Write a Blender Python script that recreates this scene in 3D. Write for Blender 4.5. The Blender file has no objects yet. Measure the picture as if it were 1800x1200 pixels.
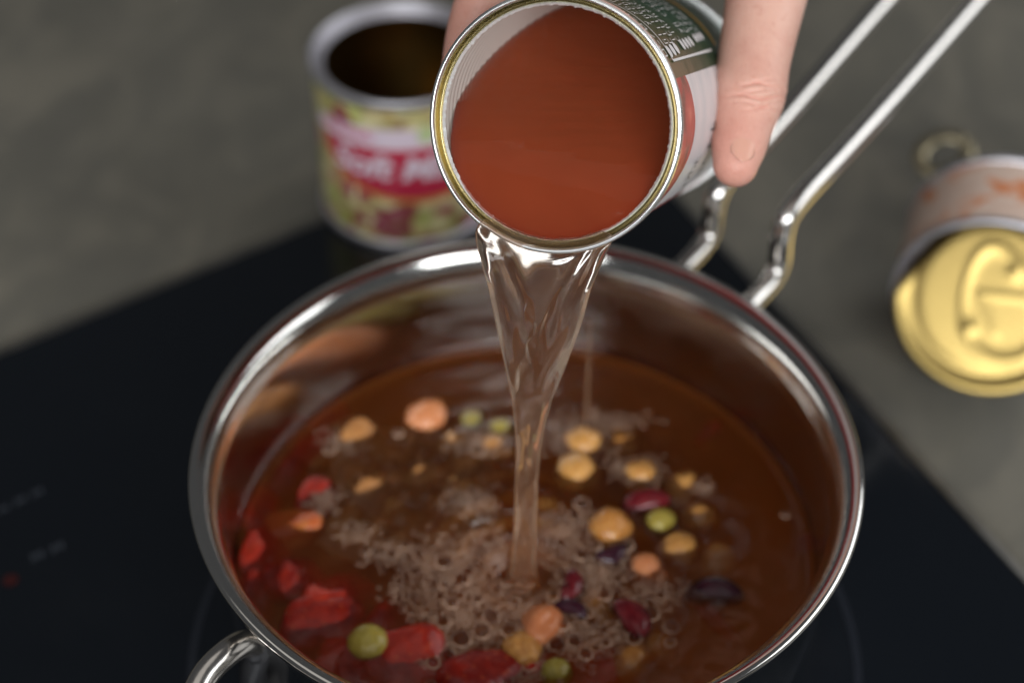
import bpy, math, random
import numpy as np
from mathutils import Vector, Matrix

# ------------------------------------------------------------------ camera, light
SC = bpy.context.scene
COL = SC.collection
F = 3000.0                                    # focal length in photo pixels (1800 wide)
TH = 0.7507455                                # pitch below the horizon
CAM = np.array([-0.0046157, -0.3890509, 0.5120018])
FWD = np.array([0, math.cos(TH), -math.sin(TH)])
UP = np.array([0, math.sin(TH), math.cos(TH)])
RT = np.array([1.0, 0, 0])

cam_data = bpy.data.cameras.new('camera')
cam = bpy.data.objects.new('camera', cam_data)
COL.objects.link(cam)
cam.location = CAM
cam.rotation_euler = (math.pi / 2 - TH, 0, 0)
cam_data.sensor_width = 36
cam_data.lens = 60
cam_data.clip_start = 0.01
cam_data.clip_end = 50
cam_data.dof.use_dof = True
cam_data.dof.focus_distance = 0.503
cam_data.dof.aperture_fstop = 4.3
cam_data.dof.aperture_blades = 9
SC.camera = cam

world = bpy.data.worlds.new('World')
SC.world = world
world.use_nodes = True
bg = world.node_tree.nodes['Background']
bg.inputs[0].default_value = (0.95, 0.97, 1.0, 1)
bg.inputs[1].default_value = 0.065


def area(name, loc, target, sx, sy, power, color):
    l = bpy.data.lights.new(name, 'AREA')
    l.shape = 'RECTANGLE'
    l.size, l.size_y = sx, sy
    l.energy = power
    l.color = color
    o = bpy.data.objects.new(name, l)
    COL.objects.link(o)
    o.location = loc
    d = Vector(target) - Vector(loc)
    o.rotation_euler = d.to_track_quat('-Z', 'Y').to_euler()
    return o


area('front_window_light', (0.15, -1.75, 1.15), (0, 0.05, 0.08), 2.1, 0.8, 54.0, (0.95, 0.98, 1.0))
area('side_window_light', (1.65, 0.30, 1.0), (0, 0.05, 0.08), 1.7, 0.9, 14.0, (0.95, 0.98, 1.0))
area('overhead_fill_light', (-0.3, -0.1, 2.1), (0, 0.0, 0.05), 2.4, 1.8, 6.0, (1.0, 0.96, 0.9))  # soft fill added overhead so the steel has something to reflect, no real lamp

SC.view_settings.view_transform = 'Standard'
SC.view_settings.look = 'None'
SC.view_settings.gamma = 1
SC.view_settings.exposure = 0.0
cy = SC.cycles
SC.render.engine = 'CYCLES'
cy.use_denoising = True
cy.max_bounces = 14
cy.transmission_bounces = 10
cy.glossy_bounces = 6
cy.diffuse_bounces = 4
cy.volume_bounces = 5
cy.transparent_max_bounces = 24
cy.caustics_reflective = True
cy.caustics_refractive = True
cy.blur_glossy = 0.6
cy.sample_clamp_indirect = 4.0

random.seed(7)
RNG = np.random.default_rng(7)


# ------------------------------------------------------------------ pixel helpers
def ray(px, py):
    return FWD + RT * (px - 900) / F - UP * (py - 600) / F


def at(px, py, depth):
    return CAM + depth * ray(px, py)


def plane_z(px, py, z):
    d = ray(px, py)
    return CAM + d * ((z - CAM[2]) / d[2])


def plane_at(px, py, p0, n):
    d = ray(px, py)
    return CAM + d * (np.dot(np.asarray(p0) - CAM, n) / np.dot(d, n))


def unit(v):
    v = np.asarray(v, float)
    return v / np.linalg.norm(v)


# ------------------------------------------------------------------ object helpers
def link(name, verts, faces, mat=None, parent=None, smooth=True, uv=None, label=None, cat=None, group=None, kind=None):
    me = bpy.data.meshes.new(name)
    me.from_pydata([tuple(map(float, v)) for v in verts], [], [tuple(int(i) for i in f) for f in faces])
    if smooth:
        me.polygons.foreach_set('use_smooth', [True] * len(me.polygons))
    if uv is not None:
        l = me.uv_layers.new(name='UVMap')
        vi = np.zeros(len(me.loops), dtype=np.int32)
        me.loops.foreach_get('vertex_index', vi)
        l.data.foreach_set('uv', np.asarray(uv, dtype=np.float32)[vi].ravel())
    me.update()
    if mat:
        me.materials.append(mat)
    o = bpy.data.objects.new(name, me)
    COL.objects.link(o)
    if parent:
        o.parent = parent
        o.matrix_parent_inverse = parent.matrix_world.inverted()
    tag(o, label, cat, group, kind)
    return o


def tag(o, label=None, cat=None, group=None, kind=None):
    for k, v in (('label', label), ('category', cat), ('group', group), ('kind', kind)):
        if v:
            o[k] = v
    return o


def empty(name, loc, label=None, cat=None, group=None):
    o = bpy.data.objects.new(name, None)
    o.empty_display_size = 0.01
    o.location = tuple(loc)
    COL.objects.link(o)
    o.matrix_world = Matrix.Translation(Vector(tuple(loc)))
    return tag(o, label, cat, group)


def lathe(profile, seg=96, origin=(0, 0, 0), ex=(1, 0, 0), ey=(0, 1, 0), ez=(0, 0, 1), closed=False):
    """profile of (radius, height); returns verts, faces, uv (angle, running index)."""
    ex, ey, ez, o = map(np.asarray, (ex, ey, ez, origin))
    v, uv = [], []
    n = len(profile)
    for k, (r, h) in enumerate(profile):
        for i in range(seg):
            a = 2 * math.pi * i / seg
            v.append(o + ex * r * math.cos(a) + ey * r * math.sin(a) + ez * h)
            uv.append((i / seg, k / (n - 1)))
    f = []
    m = n if closed else n - 1
    for k in range(m):
        k2 = (k + 1) % n
        for i in range(seg):
            j = (i + 1) % seg
            f.append((k * seg + i, k * seg + j, k2 * seg + j, k2 * seg + i))
    return v, f, uv


def smooth_curve(pts, n):
    """Catmull-Rom through points, n samples per span (any dimension)."""
    p = np.asarray(pts, float)
    q = np.vstack([2 * p[0] - p[1], p, 2 * p[-1] - p[-2]])
    out = []
    for i in range(len(p) - 1):
        a, b, c, d = q[i:i + 4]
        for t in np.linspace(0, 1, n, endpoint=False):
            out.append(0.5 * (2 * b + (c - a) * t + (2 * a - 5 * b + 4 * c - d) * t * t + (3 * b - a - 3 * c + d) * t ** 3))
    out.append(p[-1])
    return np.array(out)


def tube(path, radii, seg=16, round_ends=True, flat=None, side=None):
    """closed tube along path; flat=(sx, sy) scales the section; side = reference vector."""
    path = np.asarray(path, float)
    n = len(path)
    radii = np.broadcast_to(np.asarray(radii, float), (n,)).copy()
    tan = np.gradient(path, axis=0)
    tan /= np.linalg.norm(tan, axis=1)[:, None]
    if round_ends:
        pre_p, pre_r, post_p, post_r = [], [], [], []
        for a in (80, 60, 40, 20):
            s, c = math.sin(math.radians(a)), math.cos(math.radians(a))
            pre_p.append(path[0] - tan[0] * radii[0] * s)
            pre_r.append(radii[0] * c)
        for a in (20, 40, 60, 80):
            s, c = math.sin(math.radians(a)), math.cos(math.radians(a))
            post_p.append(path[-1] + tan[-1] * radii[-1] * s)
            post_r.append(radii[-1] * c)
        path = np.vstack([pre_p, path, post_p])
        radii = np.concatenate([pre_r, radii, post_r])
        tan = np.vstack([[tan[0]] * 4, tan, [tan[-1]] * 4])
        n = len(path)
    ref = np.asarray(side if side is not None else ((0, 0, 1) if abs(tan[0][2]) < 0.9 else (1, 0, 0)), float)
    v = []
    for k in range(n):
        e1 = ref - tan[k] * np.dot(ref, tan[k])
        e1 = unit(e1)
        if side is None:
            ref = e1
        e2 = np.cross(tan[k], e1)
        sx, sy = flat if flat else (1, 1)
        for i in range(seg):
            a = 2 * math.pi * i / seg
            v.append(path[k] + radii[k] * (e1 * math.cos(a) * sx + e2 * math.sin(a) * sy))
    f = []
    for k in range(n - 1):
        for i in range(seg):
            j = (i + 1) % seg
            f.append((k * seg + i, k * seg + j, (k + 1) * seg + j, (k + 1) * seg + i))
    f.append(tuple(range(seg - 1, -1, -1)))
    f.append(tuple((n - 1) * seg + i for i in range(seg)))
    return v, f


def merge(parts):
    v, f = [], []
    for a, b in parts:
        o = len(v)
        v.extend(a)
        f.extend(tuple(i + o for i in q) for q in b)
    return v, f


# ------------------------------------------------------------------ materials
class NT:
    def __init__(self, name):
        self.m = bpy.data.materials.new(name)
        self.m.use_nodes = True
        self.t = self.m.node_tree
        self.b = self.t.nodes['Principled BSDF']
        self.out = self.t.nodes['Material Output']

    def n(self, typ, **kw):
        x = self.t.nodes.new(typ)
        for k, v in kw.items():
            if k in x.inputs:
                x.inputs[k].default_value = v
            else:
                setattr(x, k, v)
        return x

    def l(self, a, b):
        self.t.links.new(a, b)

    def p(self, **kw):
        for k, v in kw.items():
            k = k.replace('_', ' ')
            if k == 'Base Color' and len(v) == 3:
                v = (*v, 1)
            self.b.inputs[k].default_value = v
        return self

    def math(self, op, a, b=None, c=None):
        x = self.n('ShaderNodeMath', operation=op)
        for i, q in enumerate((a, b, c)):
            if q is None:
                continue
            if isinstance(q, (int, float)):
                x.inputs[i].default_value = q
            else:
                self.l(q, x.inputs[i])
        return x.outputs[0]

    def mix(self, fac, a, b):
        x = self.n('ShaderNodeMix', data_type='RGBA')
        for i, q in ((0, fac), (6, a), (7, b)):
            if isinstance(q, (int, float)):
                x.inputs[i].default_value = q
            elif isinstance(q, tuple):
                x.inputs[i].default_value = (*q, 1) if len(q) == 3 else q
            else:
                self.l(q, x.inputs[i])
        return x.outputs[2]

    def noise(self, scale, detail=4, coord=None, rough=0.55, dist=0.0):
        x = self.n('ShaderNodeTexNoise')
        x.inputs['Scale'].default_value = scale
        x.inputs['Detail'].default_value = detail
        x.inputs['Roughness'].default_value = rough
        x.inputs['Distortion'].default_value = dist
        if coord is not None:
            self.l(coord, x.inputs['Vector'])
        return x

    def ramp(self, fac, stops):
        x = self.n('ShaderNodeValToRGB')
        e = x.color_ramp.elements
        while len(e) < len(stops):
            e.new(0.5)
        for i, (pos, c) in enumerate(stops):
            e[i].position = pos
            e[i].color = (*c, 1) if len(c) == 3 else c
        self.l(fac, x.inputs[0])
        return x.outputs[0]

    def bump(self, h, strength, dist, prev=None):
        x = self.n('ShaderNodeBump')
        x.inputs['Strength'].default_value = strength
        x.inputs['Distance'].default_value = dist
        self.l(h, x.inputs['Height'])
        if prev is not None:
            self.l(prev, x.inputs['Normal'])
        return x.outputs[0]

    def obj(self):
        return self.n('ShaderNodeTexCoord').outputs['Object']

    def scaled(self, coord, s):
        x = self.n('ShaderNodeMapping')
        x.inputs['Scale'].default_value = s
        self.l(coord, x.inputs['Vector'])
        return x.outputs[0]


def simple(name, color, rough=0.5, metal=0.0, **kw):
    x = NT(name).p(Base_Color=color, Roughness=rough, Metallic=metal, **kw)
    return x.m


def mat_counter():
    x = NT('counter_concrete')
    c = x.obj()
    a = x.noise(5, 5, c, 0.6, 0.6)
    b = x.noise(60, 6, x.scaled(c, (1, 0.35, 1)), 0.65)
    s = x.noise(900, 2, c)
    m2 = x.noise(16, 4, x.scaled(c, (1, 0.6, 1)), 0.6, 1.6)
    col = x.ramp(a.outputs[0], [(0.3, (0.105, 0.098, 0.08)), (0.55, (0.142, 0.132, 0.106)), (0.75, (0.175, 0.16, 0.127))])
    col = x.mix(x.math('MULTIPLY', b.outputs[0], 0.8), col, (0.085, 0.08, 0.068))
    col = x.mix(x.ramp(m2.outputs[0], [(0.42, (0, 0, 0)), (0.66, (0.4, 0.4, 0.4))]), col, (0.225, 0.20, 0.155))
    x.l(col, x.b.inputs['Base Color'])
    x.p(Roughness=0.55)
    x.l(x.ramp(b.outputs[0], [(0.3, (0.42,) * 3), (0.7, (0.7,) * 3)]), x.b.inputs['Roughness'])
    x.l(x.bump(s.outputs[0], 0.25, 0.0005, x.bump(b.outputs[0], 0.2, 0.001)), x.b.inputs['Normal'])
    return x.m


def mat_glass_top():
    x = NT('black_ceramic_glass')
    c = x.obj()
    n = x.noise(14, 5, c, 0.6, 0.4)
    x.p(Base_Color=(0.004, 0.0055, 0.008), IOR=1.5)
    x.l(x.ramp(n.outputs[0], [(0.35, (0.04,) * 3), (0.7, (0.22,) * 3)]), x.b.inputs['Roughness'])
    d = x.noise(1300, 2, c)
    x.l(x.ramp(d.outputs[0], [(0.70, (0.004, 0.0055, 0.008)), (0.80, (0.02, 0.022, 0.025))]), x.b.inputs['Base Color'])
    return x.m


def mat_steel(name='polished_steel', col=(0.72, 0.70, 0.67), r0=0.07, r1=0.16, brushed=None, tide=False):
    x = NT(name)
    c = x.obj()
    n = x.noise(45, 5, c, 0.6)
    x.p(Base_Color=col, Metallic=1.0)
    x.l(x.ramp(n.outputs[0], [(0.35, (r0,) * 3), (0.7, (r1,) * 3)]), x.b.inputs['Roughness'])
    f = x.noise(700, 3, x.scaled(c, brushed or (1, 1, 6)))
    sc_ = x.noise(90, 2, x.scaled(c, (30, 1, 1)), 0.5)
    sc2 = x.noise(90, 2, x.scaled(c, (1, 26, 2)), 0.5)
    scr = x.math('ADD', x.math('GREATER_THAN', sc_.outputs[0], 0.72), x.math('GREATER_THAN', sc2.outputs[0], 0.72))
    x.l(x.bump(scr, 0.10, 0.0001, x.bump(f.outputs[0], 0.06, 0.0002)), x.b.inputs['Normal'])
    sp = x.noise(260, 3, c, 0.6)
    spots = x.ramp(sp.outputs[0], [(0.62, (0, 0, 0)), (0.70, (1, 1, 1))])
    base = x.mix(x.math('MULTIPLY', spots, 0.35), (*col, 1), tuple(q * 0.72 for q in col))
    if tide:
        sz = x.n('ShaderNodeSeparateXYZ')
        x.l(c, sz.inputs[0])
        wob = x.noise(38, 4, c, 0.6)
        h = x.math('ADD', sz.outputs[2], x.math('MULTIPLY', x.math('SUBTRACT', wob.outputs[0], 0.5), -0.010))
        base = x.mix(x.ramp(x.math('MULTIPLY', h, 10.0), [(0.50, (0.85, 0.85, 0.85)), (0.545, (0.6, 0.6, 0.6)), (0.57, (0, 0, 0))]), base, (0.26, 0.10, 0.055))
    x.l(base, x.b.inputs['Base Color'])
    return x.m


def mat_gold(name, col, r):
    x = NT(name)
    n = x.noise(150, 4, x.obj(), 0.6)
    x.p(Base_Color=col, Metallic=1.0, Roughness=r)
    x.l(x.bump(n.outputs[0], 0.12, 0.0003), x.b.inputs['Normal'])
    return x.m


M = {}
M['counter'] = mat_counter()
M['ceramic'] = mat_glass_top()
M['trim'] = mat_steel('brushed_trim', (0.34, 0.325, 0.30), 0.35, 0.5)
M['zone'] = simple('printed_zone_grey', (0.010, 0.012, 0.017), 0.25)
M['icon'] = simple('printed_icon_grey', (0.035, 0.04, 0.05), 0.35)
M['led'] = simple('unlit_red_led', (0.03, 0.004, 0.004), 0.3)
M['steel'] = mat_steel()
M['steel_in'] = mat_steel('pan_inner_steel', (0.60, 0.555, 0.52), 0.10, 0.24, tide=True)
M['steel_handle'] = mat_steel('handle_steel', (0.70, 0.665, 0.63), 0.15, 0.27)
M['rubber'] = simple('bracket_black', (0.02, 0.02, 0.022), 0.35)
M['tin'] = mat_steel('bright_tin', (0.93, 0.94, 0.93), 0.26, 0.4)
M['cut_tin'] = simple('raw_cut_tin', (0.85, 0.86, 0.84), 0.35, 0.45)
M['gold'] = mat_gold('gold_lacquer', (0.31, 0.222, 0.075), 0.30)
M['gold_rim'] = mat_gold('dull_gold_lacquer', (0.37, 0.315, 0.18), 0.22)

# ------------------------------------------------------------------ setting: counter and cooktop
def sheet(name, corners, z0, z1, mat, parent=None, bevel=0.0, **kw):
    v = [(*c, z1) for c in corners] + [(*c, z0) for c in corners]
    n = len(corners)
    f = [tuple(range(n)), tuple(range(2 * n - 1, n - 1, -1))] + [((i + 1) % n, i, i + n, (i + 1) % n + n) for i in range(n)]
    o = link(name, v, f, mat, parent, smooth=False, **kw)
    if bevel:
        b = o.modifiers.new('bevel', 'BEVEL')
        b.width = bevel
        b.segments = 3
    return o


sheet('countertop', [(-0.9, -0.75), (0.95, -0.75), (0.95, 1.1), (-0.9, 1.1)], -0.045, -0.008, M['counter'], kind='structure')

L0, L1 = plane_z(0, 622, 0)[:2], plane_z(560, 392, 0)[:2]
R0, R1 = plane_z(1190, 350, 0)[:2], plane_z(1800, 1018, 0)[:2]
dl, dr = unit(L1 - L0), unit(R1 - R0)
corner = L0 + dl * np.linalg.solve(np.array([dl, -dr]).T, R0 - L0)[0]
P_left = corner - dl * 0.50
P_right = corner + dr * 0.62
P_front = P_left + dr * 0.62
top = empty('cooktop', (*((P_left + P_right) / 2), -0.008), 'black glass induction cooktop under the steel saucepan', 'cooktop')
corners = [P_left, P_front, P_right, corner]
sheet('glass_plate', [tuple(c) for c in corners], -0.007, 0.0, M['ceramic'], top, 0.0015)
# thin metal trim along the edges
cen = sum(corners) / 4
out = [tuple(c + unit(c - cen) * 0.006) for c in corners]
inn = [tuple(c + unit(c - cen) * 0.0004) for c in corners]
tv = [(*p, -0.0075) for p in out] + [(*p, -0.0012) for p in out] + [(*p, -0.0004) for p in inn] + [(*p, -0.0075) for p in inn]
tf = []
for k in range(3):
    for i in range(4):
        j = (i + 1) % 4
        tf.append((k * 4 + i, k * 4 + j, (k + 1) * 4 + j, (k + 1) * 4 + i))
link('edge_trim', tv, tf, M['trim'], top, smooth=False)


def ring_sheet(name, c, r0, r1, z, mat, parent, seg=128):
    v = [(c[0] + r * math.cos(2 * math.pi * i / seg), c[1] + r * math.sin(2 * math.pi * i / seg), z) for r in (r0, r1) for i in range(seg)]
    f = [(i, (i + 1) % seg, (i + 1) % seg + seg, i + seg) for i in range(seg)]
    return link(name, v, f, mat, parent, smooth=False)


ring_sheet('cooking_zone_ring', (0.0, -0.004), 0.1205, 0.1235, 0.0004, M['zone'], top)
# faint touch symbols
for px, py, w in ((6, 895, 8), (36, 880, 9), (66, 866, 9), (66, 977, 10), (101, 962, 10)):
    c = plane_z(px, py, 0)
    s = w / 5000
    parts = []
    for k in range(3):
        o = c + np.array([*(dl * (k - 1) * s * 0.9), 0.0004])
        a, b = np.array([*dl, 0]) * s * 0.28, np.array([*dr, 0]) * s * (1.0 if k != 1 else 0.6)
        parts.append(([o - a - b, o + a - b, o + a + b, o - a + b], [(0, 1, 2, 3)]))
    link('touch_symbol', *merge(parts), M['icon'], top, smooth=False)
c = plane_z(19, 1020, 0)
link('indicator_lamp', [c + np.array([0.003 * math.cos(a), 0.003 * math.sin(a), 0.0004]) for a in np.linspace(0, 6.2, 17)[:-1]], [tuple(range(16))], M['led'], top, smooth=False)

# ------------------------------------------------------------------ saucepan
pan = empty('saucepan', (0, 0, 0), 'polished steel saucepan of bean and tomato soup on the black cooktop', 'saucepan')
HR = 0.100
prof = smooth_curve([(0.0001, 0.0012), (0.080, 0.0012), (0.096, 0.004), (0.1028, 0.013), (0.1036, 0.045), (0.1037, 0.082),
                     (0.1046, 0.0895), (0.1072, 0.0945), (0.1098, 0.0968), (0.1109, 0.0984), (0.1106, 0.0999), (0.1090, 0.1004),
                     (0.1065, 0.0990), (0.1040, 0.0958), (0.1020, 0.0905), (0.1014, 0.084), (0.1012, 0.05), (0.1005, 0.016),
                     (0.096, 0.0068), (0.085, 0.0048), (0.0001, 0.0045)], 7)
v, f, uv = lathe([tuple(q) for q in prof], 192)
body = link('pan_body', v, f, M['steel'], pan)
body.data.materials.append(M['steel_in'])
idx = np.zeros(len(body.data.polygons), dtype=np.int32)
cut = 15 * 7
for i in range(len(idx)):
    if i // 192 >= cut:
        idx[i] = 1
body.data.polygons.foreach_set('material_index', idx)

haz = unit(np.array([0.60, 0.80, 0]))
hn = np.array([-haz[1], haz[0], 0])


def rod(name, base_px, pts_px):
    base = plane_z(*base_px, 0.088)
    q = [base - haz * 0.010 + np.array([0, 0, -0.002])]
    q += [plane_at(px, py, base, hn) for px, py in pts_px]
    path = smooth_curve(q, 12)
    # sharpen: resample radii constant
    return path


rodB = rod('b', (1336, 512), [(1348, 502), (1369, 463), (1376, 405), (1396, 362), (1470, 281), (1560, 182), (1650, 80), (1722, -2), (1800, -88), (1880, -178)])
rodA = rod('a', (1222, 446), [(1232, 437), (1250, 405), (1257, 356), (1276, 318), (1344, 245), (1425, 152), (1500, 66), (1560, -2), (1640, -92), (1718, -180)])
for path in (rodA, rodB):
    v, f = tube(path, 0.0043, 20)
    link('handle_rod', v, f, M['steel_handle'], pan)
# joining end of the two rods (out of frame) and welded plate at the wall
end = np.array([rodA[-1], rodA[-1] + (rodA[-1] - rodA[-6]) * 0.6, (rodA[-1] + rodB[-1]) / 2 + (rodA[-1] - rodA[-6]) * 1.1,
                rodB[-1] + (rodB[-1] - rodB[-6]) * 0.6, rodB[-1]])
v, f = tube(smooth_curve(end, 8), 0.0038, 16)
link('handle_end', v, f, M['steel_handle'], pan)
# small helper loop opposite the long handle
hp = [(452, 1140, 0.073), (440, 1131, 0.080), (424, 1131, 0.0855), (395, 1150, 0.088), (362, 1184, 0.088), (342, 1226, 0.087), (336, 1275, 0.086), (352, 1330, 0.086), (395, 1372, 0.086),
      (450, 1392, 0.085), (505, 1385, 0.082), (540, 1360, 0.074)]
hpath = smooth_curve([plane_z(a, b, z) for a, b, z in hp], 10)
v, f = tube(hpath, 0.0043, 20)
link('helper_handle', v, f, M['steel_handle'], pan)
for a0, a1 in ((hpath[0], 0.016), (hpath[-1], 0.016)):
    w = np.array([a0[0], a0[1], 0.066])
    d = unit(np.array([a0[0], a0[1], 0]))
    s = np.array([-d[1], d[0], 0])
    p = d * 0.1035 + np.array([0, 0, 0.062])
    v, f = tube(smooth_curve([p + np.array([0, 0, -0.016]), p + d * 0.004, a0 - d * 0.001, a0 + np.array([0, 0, 0.004])], 6), 0.0045, 14, flat=(1, 1.6))
    link('handle_bracket', v, f, M['rubber'], pan)

# ------------------------------------------------------------------ soup
ZS = 0.050
RS = 0.1008
imp = plane_z(920, 1006, ZS)


def vnoise(x, y, seed=0, oct=3):
    r = np.random.default_rng(seed)
    o = np.zeros_like(x)
    for k in range(oct):
        for j in range(6):
            a = r.uniform(0, 2 * math.pi)
            fr = (2 ** k) * r.uniform(0.7, 1.3)
            o = o + np.sin(fr * (x * math.cos(a) + y * math.sin(a)) + r.uniform(0, 6.28)) / (2 ** k) / 6
    return o


def soup_h(x, y):
    d = np.hypot(x - imp[0], y - imp[1])
    h = 0.0009 * vnoise(x * 130, y * 130, 3, 3) * np.clip((RS - np.hypot(x, y)) / 0.02, 0.15, 1)
    h = h + 0.0020 * np.sin(d * 560) * np.exp(-d / 0.020) - 0.0035 * np.exp(-(d / 0.0085) ** 2)
    edge = RS - np.hypot(x, y)
    return h + 0.0016 * np.exp(-edge / 0.0022)


def soup_z(x, y):
    return ZS + float(soup_h(np.array(x), np.array(y)))


nr, ns = 130, 260
v = []
for k in range(nr):
    rr_ = RS * (k / (nr - 1)) ** 0.8 + 1e-5
    a = np.linspace(0, 2 * math.pi, ns, endpoint=False)
    x, y = rr_ * np.cos(a), rr_ * np.sin(a)
    v.extend(np.stack([x, y, ZS + soup_h(x, y)], -1))
f = []
for k in range(nr - 1):
    for i in range(ns):
        j = (i + 1) % ns
        f.append((k * ns + i, (k + 1) * ns + i, (k + 1) * ns + j, k * ns + j))
f.append(tuple(range(ns)))
for rr_, z in ((RS, 0.044), (RS, 0.03), (0.099, 0.014), (0.094, 0.008)):
    a = np.linspace(0, 2 * math.pi, ns, endpoint=False)
    b = len(v)
    v.extend(np.stack([rr_ * np.cos(a), rr_ * np.sin(a), 0 * a + z], -1))
    for i in range(ns):
        j = (i + 1) % ns
        f.append((b - ns + i, b + i, b + j, b - ns + j))
b = len(v) - ns
f.append(tuple(b + i for i in range(ns)))


def mat_soup():
    x = NT('tomato_bean_broth')
    x.t.nodes.remove(x.b)
    c = x.obj()
    n1 = x.noise(170, 4, c, 0.6, 0.4)
    nor = x.bump(n1.outputs[0], 0.22, 0.0010)
    fr = x.n('ShaderNodeFresnel')
    fr.inputs['IOR'].default_value = 1.36
    x.l(nor, fr.inputs['Normal'])
    tr = x.n('ShaderNodeBsdfTransparent')
    gl = x.n('ShaderNodeBsdfGlossy')
    gl.inputs['Roughness'].default_value = 0.04
    gl.inputs['Color'].default_value = (1, 1, 1, 1)
    x.l(nor, gl.inputs['Normal'])
    mx = x.n('ShaderNodeMixShader')
    x.l(fr.outputs[0], mx.inputs[0])
    x.l(tr.outputs[0], mx.inputs[1])
    x.l(gl.outputs[0], mx.inputs[2])
    x.l(mx.outputs[0], x.out.inputs['Surface'])
    sc = x.n('ShaderNodeVolumeScatter')
    sc.inputs['Color'].default_value = (1.0, 0.36, 0.085, 1)
    sc.inputs['Density'].default_value = 120
    sc.inputs['Anisotropy'].default_value = 0.2
    ab = x.n('ShaderNodeVolumeAbsorption')
    ab.inputs['Color'].default_value = (0.77, 0.24, 0.0, 1)
    ab.inputs['Density'].default_value = 62
    ad = x.n('ShaderNodeAddShader')
    x.l(sc.outputs[0], ad.inputs[0])
    x.l(ab.outputs[0], ad.inputs[1])
    x.l(ad.outputs[0], x.out.inputs['Volume'])
    return x.m


M['soup'] = mat_soup()
soup = link('soup', v, f, M['soup'], label='reddish brown bean and tomato broth filling the steel saucepan', cat='soup')


# ---- ingredients
def sphere_grid(nu=28, nv=18):
    v, f = [], []
    for k in range(1, nv):
        t = math.pi * k / nv
        for i in range(nu):
            a = 2 * math.pi * i / nu
            v.append((math.sin(t) * math.cos(a), math.sin(t) * math.sin(a), math.cos(t)))
    b = len(v)
    v += [(0, 0, 1), (0, 0, -1)]
    for k in range(nv - 2):
        for i in range(nu):
            j = (i + 1) % nu
            f.append((k * nu + i, (k + 1) * nu + i, (k + 1) * nu + j, k * nu + j))
    for i in range(nu):
        j = (i + 1) % nu
        f.append((b, i, j))
        f.append((b + 1, (nv - 2) * nu + j, (nv - 2) * nu + i))
    return np.array(v), f


SPH_V, SPH_F = sphere_grid()


def chickpea_mesh(seed):
    r = np.random.default_rng(seed)
    p = SPH_V.copy()
    x, y, z = p.T
    rad = 1 + 0.30 * np.clip(x, 0, 1) ** 7 - 0.13 * np.exp(-(y / 0.16) ** 2) * np.clip(0.25 + x, 0, 1)
    rad += 0.09 * vnoise(x * 2.4 + 2 * z, y * 2.4 + 3 * z, seed, 2) + 0.035 * vnoise(x * 7 + z * 5, y * 7 - z * 4, seed + 5, 3) - 0.05 * np.exp(-((z - 0.5 * x + 0.1 * np.sin(5 * y + seed)) / 0.09) ** 2)
    p *= rad[:, None]
    p[:, 0] *= 1.06
    p[:, 2] *= 0.94 + 0.06 * r.uniform()
    return p, SPH_F


def pea_mesh(seed):
    p = SPH_V.copy()
    x, y, z = p.T
    rad = 1 + 0.035 * vnoise(x * 2.2 + z, y * 2.2 - z, seed, 2) - 0.05 * np.exp(-((x - 0.9) ** 2 + y ** 2) / 0.03)
    p *= rad[:, None] * np.array([1.1, 0.98, 0.95])
    return p, SPH_F


def bean_mesh(seed):
    p = SPH_V.copy()
    x, y, z = p.T
    w = 0.56 + 0.05 * np.cos(2 * x)
    px_ = x * 1.0
    py_ = y * w + 0.26 * (x ** 2) - 0.12 - 0.05 * np.exp(-(x / 0.25) ** 2) * (y > 0)
    pz_ = z * 0.44
    q = np.stack([px_, py_, pz_], -1)
    q *= (1 + 0.02 * vnoise(x * 3, y * 3 + z, seed, 2))[:, None]
    return q, SPH_F


def chunk_mesh(seed, el=(1, 0.75, 0.5)):
    r = np.random.default_rng(seed)
    p = SPH_V.copy()
    e = 0.70
    p = np.sign(p) * np.abs(p) ** e
    R_ = np.array(Matrix.Rotation(r.uniform(-0.4, 0.4), 3, 'X') @ Matrix.Rotation(r.uniform(-0.4, 0.4), 3, 'Y'))
    x, y, z = p.T
    rad = 1 + 0.34 * vnoise(x * 1.9 + z, y * 1.9 - z, seed, 2) + 0.13 * vnoise(x * 6 + 2 * z, y * 6 - z * 3, seed + 1, 3)
    p = p * rad[:, None] * np.array(el)
    p[:, 0] += 0.18 * p[:, 1]
    return p @ R_.T, SPH_F


def mat_food(name, c0, c1, scale, rough=0.13, sss=0.15, bump=0.25, spots=None):
    x = NT(name)
    c = x.obj()
    scale = scale / 55.0                      # object space is in units of the piece itself
    n = x.noise(scale, 6, c, 0.65, 0.5)
    info = x.n('ShaderNodeObjectInfo')
    fac = x.math('ADD', n.outputs[0], x.math('MULTIPLY', x.math('SUBTRACT', info.outputs['Random'], 0.5), 0.35))
    col = x.ramp(fac, [(0.3, c0), (0.7, c1)])
    if spots:
        s = x.noise(scale * 3.5, 3, c, 0.6)
        col = x.mix(x.ramp(s.outputs[0], [(0.6, (0, 0, 0)), (0.72, (1, 1, 1))]), col, spots)
    x.l(col, x.b.inputs['Base Color'])
    x.p(Roughness=rough, Subsurface_Weight=sss, Subsurface_Scale=0.004)
    x.b.inputs['Specular IOR Level'].default_value = 0.4
    x.b.inputs['Subsurface Radius'].default_value = (1, 0.45, 0.2)
    fn = x.noise(scale * 5, 3, c, 0.6)
    x.l(x.bump(fn.outputs[0], bump * 0.5, 0.0005, x.bump(n.outputs[0], bump, 0.0014)), x.b.inputs['Normal'])
    return x.m


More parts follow.
